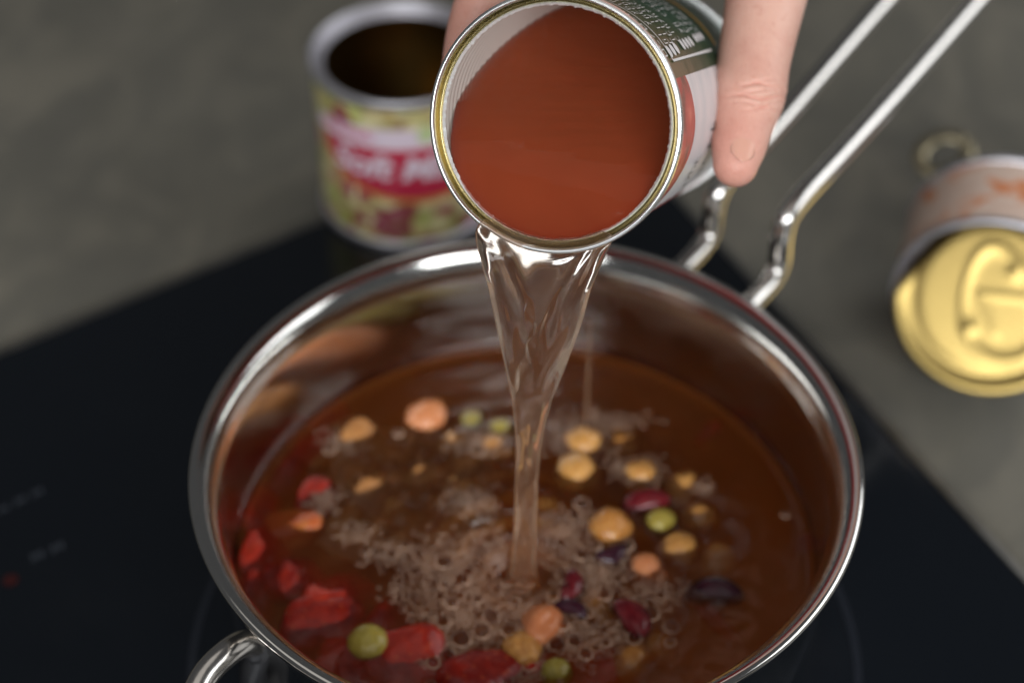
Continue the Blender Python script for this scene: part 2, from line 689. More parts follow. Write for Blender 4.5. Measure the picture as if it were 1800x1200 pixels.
M['chickpea'] = mat_food('cooked_chickpea', (0.42, 0.165, 0.038), (0.64, 0.33, 0.095), 150)
M['chickpea_pink'] = mat_food('tomato_stained_chickpea', (0.50, 0.16, 0.06), (0.66, 0.28, 0.12), 150)
M['pea'] = mat_food('cooked_green_pea', (0.24, 0.18, 0.03), (0.40, 0.31, 0.06), 120, 0.12)
M['bean'] = mat_food('red_kidney_bean', (0.10, 0.008, 0.012), (0.20, 0.016, 0.02), 160, 0.1, 0.05, 0.1)
M['bean_dark'] = mat_food('dark_kidney_bean', (0.018, 0.006, 0.012), (0.05, 0.01, 0.02), 160, 0.1, 0.03, 0.1)
M['tomato'] = mat_food('diced_tomato', (0.20, 0.008, 0.004), (0.48, 0.028, 0.010), 110, 0.14, 0.08, 0.6, (0.42, 0.07, 0.02))
M['tomato_edge'] = mat_food('tomato_with_yellow_flesh', (0.42, 0.03, 0.012), (0.62, 0.22, 0.05), 90, 0.12, 0.1, 0.5)
M['onion'] = mat_food('stewed_onion', (0.26, 0.09, 0.022), (0.42, 0.17, 0.05), 120, 0.15, 0.2, 0.3)


def food(name, cat, px, py, size, depth, mesh, mat, rot, label, group=None, tilt=(0, 0)):
    """depth = how far the centre sits below the broth surface (m)."""
    p = plane_z(px, py, ZS)
    p = plane_z(px, py, ZS - depth - 0.0026)
    v, f = mesh
    o = link(name, v, f, mat)
    o.location = tuple(p)
    o.scale = (size,) * 3
    o.rotation_euler = (tilt[0], tilt[1], rot)
    tag(o, label, cat, group)
    return o


GC, GT, GB, GP, GO = 'chickpeas floating in the soup', 'tomato pieces in the soup', 'kidney beans in the soup', 'green peas in the soup', 'onion shreds under the broth surface'
R = math.radians
chick = [
    (1074, 932, 7.4, -0.5, 'chickpea', 30, 'large pale chickpea beside the foam, touching the yellow-green pea'),
    (1195, 967, 5.9, 1.2, 'chickpea', 200, 'orange chickpea floating just in front of the yellow-green pea'),
    (1226, 912, 6.0, 3.0, 'chickpea', 100, 'half sunk brown-orange chickpea right of the yellow-green pea'),
    (1262, 985, 5.6, 3.6, 'chickpea', 250, 'sunken blurred chickpea farthest out towards the clear broth'),
    (1134, 1003, 5.8, 0.4, 'chickpea_pink', 320, 'pinkish chickpea between the dark bean and the orange chickpea'),
    (1200, 860, 6.0, 2.4, 'chickpea', 60, 'half sunk chickpea behind the red kidney bean'),
    (1125, 840, 6.2, 0.8, 'chickpea', 10, 'foam-topped chickpea behind the red kidney bean'),
    (1024, 783, 6.4, 0.2, 'chickpea', 140, 'bright yellow chickpea beside the poured stream at the far side'),
    (1015, 840, 8.8, 3.8, 'chickpea', 80, 'big brown sunken chickpea next to the poured stream'),
    (748, 738, 7.4, 0.0, 'chickpea_pink', 190, 'large tomato-stained chickpea near the far wall of the pan'),
    (954, 1102, 7.2, 0.3, 'chickpea_pink', 250, 'orange chickpea right in front of the poured stream'),
    (918, 1146, 6.6, 0.6, 'chickpea', 290, 'yellow chickpea touching the orange one in front of the stream'),
    (1108, 1168, 6.4, 2.2, 'chickpea', 75, 'half sunk chickpea near the front wall of the pan'),
    (1052, 1078, 5.2, 4.2, 'chickpea', 15, 'deep sunken chickpea beside the upright red kidney bean'),
    (1158, 1140, 5.4, 4.0, 'chickpea', 130, 'deep sunken yellow chickpea in front of the upright red bean'),
    (952, 905, 5.5, 3.4, 'chickpea', 45, 'sunken chickpea hugging the right side of the stream'),
    (870, 800, 6.8, 2.6, 'chickpea', 200, 'half sunk chickpea under foam in front of the two peas'),
    (800, 790, 6.2, 3.2, 'chickpea', 100, 'sunken chickpea between the stained chickpea and the foam'),
    (1085, 790, 6.5, 3.2, 'chickpea', 20, 'sunken chickpea under foam beside the bright yellow one'),
    (700, 905, 6.0, 4.6, 'chickpea', 20, 'deep sunken chickpea among the onion shreds'),
]
for i, (px, py, s, dep, m, rot, lab) in enumerate(chick):
    food('chickpea', 'chickpea', px, py, s * 1.12e-3, (dep + 1.0) * 1e-3, chickpea_mesh(20 + i), M[m], R(rot), lab, GC, (RNG.uniform(-0.6, 0.6), RNG.uniform(-0.6, 0.6)))
peas = [
    (1162, 918, 5.6, 0.0, 40, 'round yellow-green pea in front of the red kidney bean'),
    (648, 1131, 6.9, -1.0, 160, 'olive green pea lying among the tomato pieces'),
    (879, 757, 4.9, 0.2, 20, 'bright green-yellow pea touching the back of the stream'),
    (829, 742, 4.9, 0.2, 90, 'pale pea left of the bright green-yellow one'),
    (978, 1183, 5.4, 0.5, 20, 'olive pea at the front edge of the soup'),
]
for i, (px, py, s, dep, rot, lab) in enumerate(peas):
    food('pea', 'pea', px, py, s * 1e-3, dep * 1e-3, pea_mesh(60 + i), M['pea'], R(rot), lab, GP, (RNG.uniform(-0.3, 0.3), 0.2))
beans = [
    (1132, 884, 9.8, -0.9, 'bean', 195, 'dark red kidney bean lying behind the yellow-green pea'),
    (1110, 1086, 9.8, -0.9, 'bean', 118, 'upright glossy red kidney bean right of the foam'),
    (1003, 1028, 8.0, -0.8, 'bean', 80, 'half sunk red kidney bean beside the foot of the stream'),
    (1076, 974, 7.0, -1.8, 'bean_dark', 30, 'small black-purple bean in front of the large pale chickpea'),
    (1005, 1070, 6.4, -1.8, 'bean_dark', 150, 'small dark bean with foam in front of the stream'),
    (1255, 1042, 10.4, 0.9, 'bean_dark', 175, 'long black-purple kidney bean floating alone in clear broth'),
]
for i, (px, py, s, dep, m, rot, lab) in enumerate(beans):
    food('kidney_bean', 'kidney bean', px, py, s * 1e-3, dep * 1e-3, bean_mesh(80 + i), M[m], R(rot), lab, GB, (0.25, 0.1))
toms = [
    (566, 1108, 13.5, 2.6, 'tomato', 10, (1, 0.75, 0.5), 'broad red tomato piece behind the olive pea'),
    (712, 1166, 14.5, 1.6, 'tomato', 25, (1, 0.8, 0.5), 'large red tomato piece in front of the olive pea'),
    (850, 1196, 14.0, 2.6, 'tomato', 0, (1, 0.7, 0.5), 'red tomato piece at the front edge under the yellow chickpea'),
    (500, 938, 12.5, 2.2, 'tomato_edge', 5, (1, 0.55, 0.4), 'tomato piece with a yellow end at the left wall'),
    (470, 985, 13.0, 3.2, 'tomato', 60, (1, 0.7, 0.5), 'dark red tomato piece below the yellow-ended one'),
    (520, 1020, 10.5, 2.2, 'tomato', 30, (1, 0.8, 0.5), 'brownish red tomato piece against the left wall'),
    (558, 888, 8.5, 1.6, 'tomato', 70, (1, 0.8, 0.5), 'small tomato piece with foam beside the yellow-ended one'),
    (548, 800, 12.0, 2.6, 'tomato', 55, (1, 0.5, 0.4), 'long tomato strip along the far left wall'),
    (575, 745, 10.0, 3.0, 'tomato', 35, (1, 0.6, 0.4), 'sunken tomato strip farthest along the left wall'),
    (780, 640, 9.0, 3.0, 'tomato', 10, (1, 0.4, 0.35), 'thin tomato strip at the far wall behind the stained chickpea'),
    (640, 1180, 11.0, 3.0, 'tomato', 90, (1, 0.8, 0.5), 'tomato piece half hidden under the olive pea'),
    (780, 1185, 9.0, 3.0, 'tomato', 40, (1, 0.8, 0.5), 'tomato piece between the two large ones at the front'),
    (960, 1175, 12.0, 4.4, 'tomato', 15, (1, 0.7, 0.5), 'sunken tomato piece beside the front olive pea'),
    (1255, 1090, 8.0, 3.6, 'tomato', 130, (1, 0.3, 0.3), 'thin sunken tomato shred in front of the black bean'),
    (1418, 955, 4.0, 1.6, 'tomato', 0, (1, 0.8, 0.5), 'tiny tomato bit floating near the right wall'),
    (452, 905, 11.0, 3.4, 'tomato', 75, (1, 0.6, 0.5), 'sunken tomato piece against the left wall above the yellow-ended one'),
    (600, 1052, 12.0, 4.4, 'tomato', 20, (1, 0.7, 0.5), 'sunken tomato piece between the foam and the broad red piece'),
    (455, 1045, 9.0, 2.6, 'tomato', 100, (1, 0.7, 0.5), 'tomato piece hugging the wall below the brownish red piece'),
    (690, 1112, 10.0, 4.0, 'tomato', 60, (1, 0.8, 0.5), 'sunken tomato piece between the olive pea and the foam'),
    (610, 1170, 12.0, 4.2, 'tomato', 10, (1, 0.8, 0.5), 'sunken tomato piece under the olive pea by the wall'),
    (505, 850, 9.0, 3.2, 'tomato', 60, (1, 0.6, 0.5), 'sunken tomato piece beside the long strip at the left wall'),
    (1050, 1185, 11.0, 4.6, 'tomato', 5, (1, 0.7, 0.5), 'deep sunken tomato piece beside the front half sunk chickpea'),
    (1245, 760, 6.0, 2.8, 'tomato', 40, (1, 0.4, 0.4), 'small sunken tomato bit towards the far right wall'),
]
for i, (px, py, s, dep, m, rot, el, lab) in enumerate(toms):
    food('tomato_piece', 'tomato', px, py, s * 1.1e-3, (dep + 1.7) * 1e-3, chunk_mesh(100 + i, el), M[m], R(rot), lab, GT)
# stewed onion shreds drifting just below the surface, left of the stream
k = 0
while k < 20:
    px, py = RNG.normal(720, 110), RNG.normal(855, 62)
    if not (540 < px < 890 and 720 < py < 1010):
        continue
    v, f = chunk_mesh(200 + k, (1, RNG.uniform(0.25, 0.5), 0.2))
    food('onion_shred', 'onion', px, py, RNG.uniform(5, 9) * 1e-3, RNG.uniform(0.4, 2.0) * 1e-3, (v, f), M['onion'], RNG.uniform(0, 6.28),
         'brown stewed onion shred drifting in the broth left of the stream', GO, (RNG.uniform(-0.3, 0.3), RNG.uniform(-0.3, 0.3)))
    k += 1


# soft bean lumps churning right under the surface
k = 0
lump_spots = []
while k < 26:
    px, py = RNG.normal(725, 95), RNG.normal(850, 62)
    if not (600 < px < 885 and 760 < py < 985) or any(abs(px - a) < 26 and abs(py - b) < 18 for a, b in lump_spots):
        continue
    lump_spots.append((px, py))
    sz = RNG.uniform(5.0, 7.2) * 1e-3
    food('stewed_bean', 'bean', px, py, sz, sz * 1.0 - 0.0026 + RNG.uniform(0.0000, 0.0012), chickpea_mesh(300 + k), M['onion'], RNG.uniform(0, 6.28),
         'soft brown stewed bean just under the churned broth left of the stream', 'stewed beans under the churned broth', (RNG.uniform(-0.6, 0.6), RNG.uniform(-0.6, 0.6)))
    k += 1


M['pulp'] = mat_food('vegetable_pulp', (0.26, 0.10, 0.03), (0.48, 0.22, 0.07), 190, 0.2, 0.2, 0.5)
for k in range(18):
    px, py = 590 + 270 * ((k * 0.381966) % 1.0), 775 + 190 * ((k + 0.5) / 18)
    food('vegetable_pulp', 'pulp', px, py, RNG.uniform(10, 15) * 1e-3, RNG.uniform(0.0016, 0.0026), chunk_mesh(400 + k, (1, RNG.uniform(0.5, 0.8), 0.12)), M['pulp'], RNG.uniform(0, 6.28),
         'hazy tan vegetable pulp under the broth left of the stream', 'pulp drifting under the broth', (RNG.uniform(-0.12, 0.12), RNG.uniform(-0.12, 0.12)))


# ---- foam and bubbles
def mat_bubble():
    x = NT('bubble_film')
    x.t.nodes.remove(x.b)
    fr = x.n('ShaderNodeFresnel')
    fr.inputs['IOR'].default_value = 1.33
    tr = x.n('ShaderNodeBsdfTransparent')
    tr.inputs['Color'].default_value = (0.97, 0.92, 0.88, 1)
    gl = x.n('ShaderNodeBsdfGlossy')
    gl.inputs['Roughness'].default_value = 0.02
    mx = x.n('ShaderNodeMixShader')
    x.l(fr.outputs[0], mx.inputs[0])
    x.l(tr.outputs[0], mx.inputs[1])
    x.l(gl.outputs[0], mx.inputs[2])
    x.l(mx.outputs[0], x.out.inputs['Surface'])
    return x.m


M['bubble'] = mat_bubble()
xf = NT('foam_film').p(Base_Color=(0.92, 0.61, 0.43), Roughness=0.06)
xft = xf.n('ShaderNodeBsdfTransparent')
xfm = xf.n('ShaderNodeMixShader')
xfm.inputs[0].default_value = 0.70
xf.l(xft.outputs[0], xfm.inputs[1])
xf.l(xf.b.outputs[0], xfm.inputs[2])
xf.l(xfm.outputs[0], xf.out.inputs['Surface'])
M['foam'] = xf.m


def dome(c, r, nu=12, nv=4):
    v, f = [], []
    for k in range(nv):
        t = (math.pi / 2) * (1 - k / nv)
        for i in range(nu):
            a = 2 * math.pi * i / nu
            v.append((c[0] + r * math.sin(t) * math.cos(a), c[1] + r * math.sin(t) * math.sin(a), c[2] + r * 0.8 * math.cos(t)))
    v.append((c[0], c[1], c[2] + r * 0.8))
    for k in range(nv - 1):
        for i in range(nu):
            j = (i + 1) % nu
            f.append((k * nu + i, k * nu + j, (k + 1) * nu + j, (k + 1) * nu + i))
    for i in range(nu):
        f.append(((nv - 1) * nu + i, (nv - 1) * nu + (i + 1) % nu, nv * nu))
    return v, f


def torus(c, r, t, nu=12, nv=5):
    v, f = [], []
    for i in range(nu):
        a = 2 * math.pi * i / nu
        for k in range(nv):
            b = 2 * math.pi * k / nv
            q = r + t * math.cos(b)
            v.append((c[0] + q * math.cos(a), c[1] + q * math.sin(a), c[2] + t * 0.9 * math.sin(b)))
    for i in range(nu):
        for k in range(nv):
            f.append((i * nv + k, ((i + 1) % nu) * nv + k, ((i + 1) % nu) * nv + (k + 1) % nv, i * nv + (k + 1) % nv))
    return v, f


blobs = [(800, 1010, 62, 46, 1.0), (835, 1075, 52, 50, 1.0), (770, 1110, 40, 45, 0.8), (690, 970, 40, 18, 0.45), (620, 935, 30, 16, 0.2), (870, 960, 40, 26, 0.6),
         (990, 950, 40, 34, 1.0), (1050, 1010, 42, 36, 0.95), (1015, 915, 46, 16, 0.7), (1020, 1115, 44, 38, 0.9), (1150, 1045, 34, 22, 0.5), (1085, 1120, 20, 22, 0.4),
         (830, 885, 40, 18, 0.5), (850, 780, 44, 18, 0.4), (1010, 770, 50, 28, 0.4), (1120, 825, 40, 20, 0.5), (1240, 855, 16, 12, 0.6), (590, 775, 22, 16, 0.2),
         (570, 880, 24, 20, 0.3), (940, 1080, 60, 40, 0.35), (900, 1180, 60, 24, 0.3), (1060, 740, 60, 14, 0.4), (860, 602, 60, 8, 0.6), (700, 1040, 20, 20, 0.3)]
big = [(811, 1122, 18), (847, 1107, 16), (896, 1108, 15), (788, 1149, 13), (762, 1166, 12), (794, 1060, 12), (864, 1080, 15), (1010, 1128, 13), (990, 1100, 11),
       (1030, 1150, 12), (1022, 885, 15), (1022, 975, 13), (1048, 960, 10), (1180, 1100, 14), (1178, 1128, 10), (830, 862, 11), (580, 790, 13), (905, 1055, 9),
       (700, 760, 10), (1380, 905, 8), (915, 1008, 9), (890, 1015, 7), (1240, 850, 10), (752, 1100, 8), (735, 1130, 9), (1065, 1130, 9), (840, 1050, 9), (780, 1030, 8)]
placed = []
cells = {}


def try_place(x, y, r, sep):
    kx, ky = int(x / 0.004), int(y / 0.004)
    for a in range(kx - 2, kx + 3):
        for b in range(ky - 2, ky + 3):
            for (X, Y, RR) in cells.get((a, b), ()):
                if (X - x) ** 2 + (Y - y) ** 2 < ((r + RR) * sep) ** 2:
                    return False
    cells.setdefault((kx, ky), []).append((x, y, r))
    placed.append((x, y, r))
    return True


film = []
for px, py, r in big:
    p = plane_z(px, py, ZS)
    r = r / 5170 * 0.92
    try_place(p[0], p[1], r, 1.0)
    c = (p[0], p[1], soup_z(p[0], p[1]) - 0.0001)
    dv, df = dome(c, r, 24, 8)
    tv_, tf_ = torus(c, r * 1.0, 0.00034, 24, 6)
    o = link('bubble', *merge([(dv, df), (tv_, tf_)]), M['bubble'], soup)
    o.data.materials.append(M['foam'])
    mi = [0] * len(df) + [1] * len(tf_)
    o.data.polygons.foreach_set('material_index', mi)
nbig = len(placed)
bl = np.array(blobs, float)
tries = 0
while len(placed) < 1500 and tries < 60000:
    tries += 1
    b = bl[RNG.integers(len(bl))] if False else bl[RNG.choice(len(bl), p=(bl[:, 2] * bl[:, 3] * bl[:, 4]) / (bl[:, 2] * bl[:, 3] * bl[:, 4]).sum())]
    px, py = RNG.normal(b[0], b[2] * 0.55), RNG.normal(b[1], b[3] * 0.55)
    if abs(px - 918) < 26 and py < 1012:
        continue
    p = plane_z(px, py, ZS)
    if math.hypot(p[0], p[1]) > RS - 0.003:
        continue
    r = min(0.0029, 0.00052 * math.exp(abs(RNG.normal(0, 0.75))))
    if py < 900:
        r *= 0.9
    try_place(p[0], p[1], r, 0.93)
dparts, tparts = [], []
for x, y, r in placed[nbig:]:
    c = (x, y, soup_z(x, y) - 0.00005)
    dparts.append(dome(c, r * 0.97, 10, 3))
    tparts.append(torus(c, r, max(0.00014, r * 0.11), 10, 4))
# micro bubbles packing the gaps
nmain = len(placed)
oct_v = np.array([(1, 0, 0), (0, 1, 0), (-1, 0, 0), (0, -1, 0), (0, 0, 1), (0.6, 0.6, 0.5), (-0.6, 0.6, 0.5), (-0.6, -0.6, 0.5), (0.6, -0.6, 0.5)], float)
oct_f = [(0, 1, 5), (1, 2, 6), (2, 3, 7), (3, 0, 8), (0, 5, 4), (5, 1, 6), (1, 6, 5), (5, 6, 4), (6, 2, 7), (6, 7, 4), (7, 3, 8), (7, 8, 4), (8, 0, 5), (8, 5, 4)]
pw = (bl[:, 2] * bl[:, 3] * bl[:, 4]) / (bl[:, 2] * bl[:, 3] * bl[:, 4]).sum()
for kb in RNG.choice(len(bl), 26000, p=pw):
    if len(placed) - nmain > 1300:
        break
    b = bl[kb]
    px, py = RNG.normal(b[0], b[2] * 0.5), RNG.normal(b[1], b[3] * 0.5)
    if abs(px - 918) < 24 and py < 1012:
        continue
    p = plane_z(px, py, ZS)
    if math.hypot(p[0], p[1]) > RS - 0.003:
        continue
    try_place(p[0], p[1], RNG.uniform(0.00017, 0.00036), 0.9)
micro = []
for x, y, r in placed[nmain:]:
    micro.append((oct_v * r * 1.1 + np.array([x, y, soup_z(x, y) - 0.0001]), oct_f))
link('micro_foam', *merge(micro), M['foam'], soup, kind='stuff')
link('foam_bubbles', *merge(dparts), M['bubble'], soup, kind='stuff')
link('foam_film', *merge(tparts), M['foam'], soup, kind='stuff')

# ------------------------------------------------------------------ the can being poured
OC = at(972, 219, 0.496)
AX = unit(RT * 0.31 + UP * 0.225 + FWD)       # from the mouth to the bottom
CU = unit(np.array([0, 0, 1.0]) - AX * AX[2])
CR = unit(np.cross(AX, CU))
if CR[0] < 0:
    CR = -CR


def can_pt(d, phi, rho):
    return OC + AX * d + rho * (CU * math.cos(phi) + CR * math.sin(phi))


def can_hit(px, py, rad=0.0367):
    """front intersection of a pixel ray with the can wall -> (d, phi)."""
    d = ray(px, py)
    w = CAM - OC
    dp = d - AX * np.dot(d, AX)
    wp = w - AX * np.dot(w, AX)
    a, b, c = np.dot(dp, dp), 2 * np.dot(dp, wp), np.dot(wp, wp) - rad * rad
    disc = b * b - 4 * a * c
    if disc < 0:
        t = -b / (2 * a)
    else:
        t = (-b - math.sqrt(disc)) / (2 * a)
    q = w + t * d
    dd = np.dot(q, AX)
    return dd, math.atan2(np.dot(q, CR), np.dot(q, CU))


RC = 0.0366
LEN = 0.122
can = empty('poured_can', tuple(can_pt(LEN, 0, 0)), 'opened tin can with green and white label, tilted by the hand to pour', 'tin can')
frame = dict(origin=OC, ex=CU, ey=CR, ez=AX)


def mat_canlabel():
    x = NT('green_white_red_label')
    uvn = x.n('ShaderNodeUVMap').outputs[0]
    sp = x.n('ShaderNodeSeparateXYZ')
    x.l(uvn, sp.inputs[0])
    u, w = sp.outputs[0], sp.outputs[1]        # u = phi/2pi, w = d/LEN
    # green field up to a fixed angle, white panel after it
    d0, phi0 = can_hit(1188, 142)
    d1, phi1 = can_hit(1258, 112)
    pg = (phi0 + phi1) / 2 / (2 * math.pi)
    green = x.math('LESS_THAN', u, pg)
    upper = x.math('GREATER_THAN', u, 0.62)
    green = x.math('MAXIMUM', green, upper)
    da, pa = can_hit(1204, 140)
    db, pb = can_hit(1222, 225)
    dc, pc = can_hit(1160, 352)
    print('label', d0, phi0, d1, phi1, 'red', da, pa, db, pb, dc, pc)
    # red picture field: a disc printed next to the rim
    cu, cw = (pb + 0.10) / (2 * math.pi), 0.0
    rw = db / LEN
    du = x.math('MULTIPLY', x.math('SUBTRACT', u, cu), 2 * math.pi * RC / 0.036)
    dw = x.math('DIVIDE', w, rw)
    rad = x.math('ADD', x.math('MULTIPLY', du, du), x.math('MULTIPLY', dw, dw))
    red = x.math('LESS_THAN', rad, 1.0)
    co = x.n('ShaderNodeCombineXYZ')
    x.l(x.math('MULTIPLY', u, 2 * math.pi * RC), co.inputs[0])
    x.l(x.math('MULTIPLY', w, LEN), co.inputs[1])
    vo = x.n('ShaderNodeTexVoronoi')
    vo.inputs['Scale'].default_value = 95
    x.l(co.outputs[0], vo.inputs['Vector'])
    nz = x.noise(240, 4, co.outputs[0], 0.6)
    redc = x.ramp(vo.outputs['Distance'], [(0.05, (0.62, 0.14, 0.09)), (0.35, (0.42, 0.03, 0.025)), (0.62, (0.33, 0.022, 0.02)), (0.8, (0.10, 0.02, 0.015))])
    redc = x.mix(x.ramp(nz.outputs[0], [(0.55, (0, 0, 0)), (0.75, (0.5, 0.5, 0.5))]), redc, (0.6, 0.2, 0.15))
    ng = x.noise(60, 3, co.outputs[0])
    olive = x.mix(x.ramp(w, [(0.10, (1, 1, 1)), (0.42, (0, 0, 0))]), (0.012, 0.055, 0.026), (0.065, 0.07, 0.022))
    white = x.mix(x.ramp(ng.outputs[0], [(0.3, (0, 0, 0)), (0.8, (0.15, 0.15, 0.15))]), (0.70, 0.68, 0.69), (0.6, 0.57, 0.58))
    # lower band of red fading under the can
    low = x.math('GREATER_THAN', u, 0.36)
    white = x.mix(low, white, (0.42, 0.035, 0.035))
    base = x.mix(red, white, redc)
    base = x.mix(green, base, olive)
    # green field under the thumb is darker green-black paper
    x.l(base, x.b.inputs['Base Color'])
    x.p(Roughness=0.32, Coat_Weight=0.25, Coat_Roughness=0.15)
    return x.m


M['canlabel'] = mat_canlabel()
# outer wall with the printed label
seg = 160
v, f, uv = [], [], []
NDL = 60
for k in range(NDL + 1):
    d = 0.0032 + (LEN - 0.0065) * k / NDL
    for i in range(seg + 1):
        ph = 2 * math.pi * i / seg
        rr_ = RC + 0.0002 * math.sin(d * 1400) * (0.3 if not 0.028 < d < 0.085 else 1)
        v.append(can_pt(d, ph, rr_))
        uv.append((i / seg, d / LEN))
for k in range(NDL):
    for i in range(seg):
        f.append((k * (seg + 1) + i, k * (seg + 1) + i + 1, (k + 1) * (seg + 1) + i + 1, (k + 1) * (seg + 1) + i))
link('paper_label', v, f, M['canlabel'], can, uv=uv)

# seams, inner wall, base
v, f, _ = lathe([tuple(q) for q in smooth_curve([(0.0366, 0.0036), (0.0378, 0.0030), (0.0382, 0.0016), (0.0381, 0.0004), (0.0378, -0.0001), (0.0371, -0.0003), (0.0367, 0.0003), (0.0365, 0.0016)], 4)], 160, **frame)
link('rim_seam', v, f, M['tin'], can)
v, f, _ = lathe([tuple(q) for q in smooth_curve([(0.0365, 0.0014), (0.0363, 0.0026), (0.0358, 0.0034), (0.0354, 0.0032), (0.0351, 0.0026), (0.0349, 0.0028)], 5)], 160, **frame)
link('lid_remnant', v, f, M['gold_rim'], can)
# jagged cut edge left by the opener
v, f = [], []
ng_ = 360
jag = 0.00016 * RNG.normal(size=ng_)
jag = jag + 0.00022 * np.array([vnoise(np.array(k * 0.35), np.array(0.0), 4, 3) for k in range(ng_)])
for k in range(ng_):
    a = 2 * math.pi * k / ng_
    j1 = abs(jag[k])
    v += [can_pt(0.0029, a, 0.0350), can_pt(0.0020 + 0.5 * jag[(k * 7) % ng_], a, 0.03465 - j1 * 0.5), can_pt(0.0030, a, 0.0341 - j1), can_pt(0.0037, a, 0.0347)]
for k in range(ng_):
    j = (k + 1) % ng_
    for q in range(3):
        f.append((k * 4 + q, j * 4 + q, j * 4 + q + 1, k * 4 + q + 1))
link('cut_edge', v, f, M['cut_tin'], can, smooth=False)
wall_in = NT('white_can_lacquer').p(Base_Color=(0.70, 0.66, 0.60), Roughness=0.32, Coat_Weight=0.3).m
M['lacquer'] = wall_in
prof = []
for k in range(160):
    d = 0.0034 + (LEN - 0.006) * k / 159
    prof.append((0.0361 - (0.00035 * (0.5 + 0.5 * math.sin(d * 1900)) if 0.010 < d < 0.095 else 0), d))
v, f, _ = lathe(prof, 128, **frame)
link('inner_wall', v, f, wall_in, can)
v, f, _ = lathe([tuple(q) for q in smooth_curve([(0.0362, LEN - 0.003), (0.0378, LEN - 0.003), (0.0381, LEN - 0.001), (0.0376, LEN), (0.0366, LEN - 0.0002), (0.0358, LEN - 0.003), (0.030, LEN - 0.003), (0.028, LEN - 0.0022), (0.012, LEN - 0.0024), (0.0001, LEN - 0.0024)], 4)], 128, **frame)
link('can_base', v, f, M['tin'], can)

# printed matter in the green field: white panel outline, rows of lettering, gold stripe
M['print_white'] = simple('white_print', (0.72, 0.72, 0.72), 0.4)
M['print_gold'] = simple('gold_print', (0.50, 0.28, 0.02), 0.35)
M['print_black'] = simple('black_print', (0.02, 0.025, 0.03), 0.4)


def on_can(px, py):
    d, ph = can_hit(px, py, RC + 0.0003)
    return d, ph


def stroke(pts, w, dphi_off=0.0):
    """ribbon on the can wall through (d, phi) points, width w metres."""
    p = np.array([(d, ph * RC) for d, ph in pts])
    t = np.gradient(p, axis=0)
    t /= np.linalg.norm(t, axis=1)[:, None] + 1e-12
    nrm = np.stack([-t[:, 1], t[:, 0]], -1)
    v, f = [], []
    for k in range(len(p)):
        for s in (-1, 1):
            q = p[k] + nrm[k] * s * w / 2
            v.append(can_pt(q[0], q[1] / RC, RC + 0.00042))
    for k in range(len(p) - 1):
        f.append((2 * k, 2 * k + 1, 2 * k + 3, 2 * k + 2))
    return v, f


def seg_line(a, b, n=24):
    return [(a[0] + (b[0] - a[0]) * t, a[1] + (b[1] - a[1]) * t) for t in np.linspace(0, 1, n)]


cnr = on_can(1183, 107)
rgt = on_can(1246, 80)
topl = (cnr[0], -0.5)
link('panel_outline', *merge([stroke(seg_line(cnr, topl, 60), 0.0007), stroke(seg_line(cnr, (rgt[0], cnr[1]), 20), 0.0008)]), M['print_white'], can, smooth=False)
g0 = on_can(1254, 75)
link('gold_stripe', *stroke(seg_line((g0[0], cnr[1] - 0.03), (g0[0] * 1.0, -0.6), 60), 0.0028), M['print_gold'], can, smooth=False)
print('panel', cnr, rgt, g0)


def glyph(d, ph, w, h, kind):
    """one printed character: d along the can, ph around; w across (around), h along."""
    parts = []
    W_, H_ = w / RC, h
    def ln(a, b, t):
        parts.append(stroke(seg_line((d + a[1] * H_, ph + a[0] * W_), (d + b[1] * H_, ph + b[0] * W_), 3), t))
    t = w * 0.22
    if kind == 0:
        ln((0, 0), (1, 0), t); ln((1, 0), (1, 1), t); ln((0, 1), (1, 1), t)
    elif kind == 1:
        ln((0.5, 0), (0.5, 1), t)
    elif kind == 2:
        ln((0, 0), (1, 0), t); ln((0.9, 0), (0.9, 1), t); ln((0.1, 0.4), (0.1, 1), t)
    elif kind == 3:
        ln((0, 0), (1, 0), t); ln((1, 0), (1, 0.6), t); ln((0, 1), (0.8, 1), t)
    elif kind == 4:
        ln((0, 0), (1, 1), t); ln((1, 0), (0.4, 0.5), t)
    elif kind == 5:
        ln((0, 0), (0, 1), t); ln((0, 1), (1, 1), t); ln((1, 0), (1, 1), t); ln((0, 0), (1, 0), t)
    return parts


# big heading letters between rim and panel (rounded box, hook, dash ...)
parts = []
d_h = on_can(1166, 92)
for k, kd in enumerate((5, 3, 4, 5, 3, 2, 4, 0, 5, 2, 1, 3)):
    parts += glyph(d_h[0] - 0.0025, d_h[1] - 0.02 - k * 0.088, 0.0021, 0.0046, kd)
link('heading_print', *merge(parts), M['print_white'], can, smooth=False)
# table rows of small characters
parts = []
dl0, dl1 = cnr[0] + 0.003, g0[0] - 0.008
ph = cnr[1] - 0.19
while ph > -0.45:
    d = dl0
    while d < dl1:
        frac = (d - dl0) / (dl1 - dl0)
        hh = 0.0042 if frac < 0.35 else 0.0050
        if RNG.uniform() > 0.10 and not 0.33 < frac < 0.42:
            parts += glyph(d, ph, 0.0015, hh, int(RNG.integers(0, 5)))
        d += hh * 1.45
    ph -= 0.068
link('table_print', *merge(parts), M['print_white'], can, smooth=False)
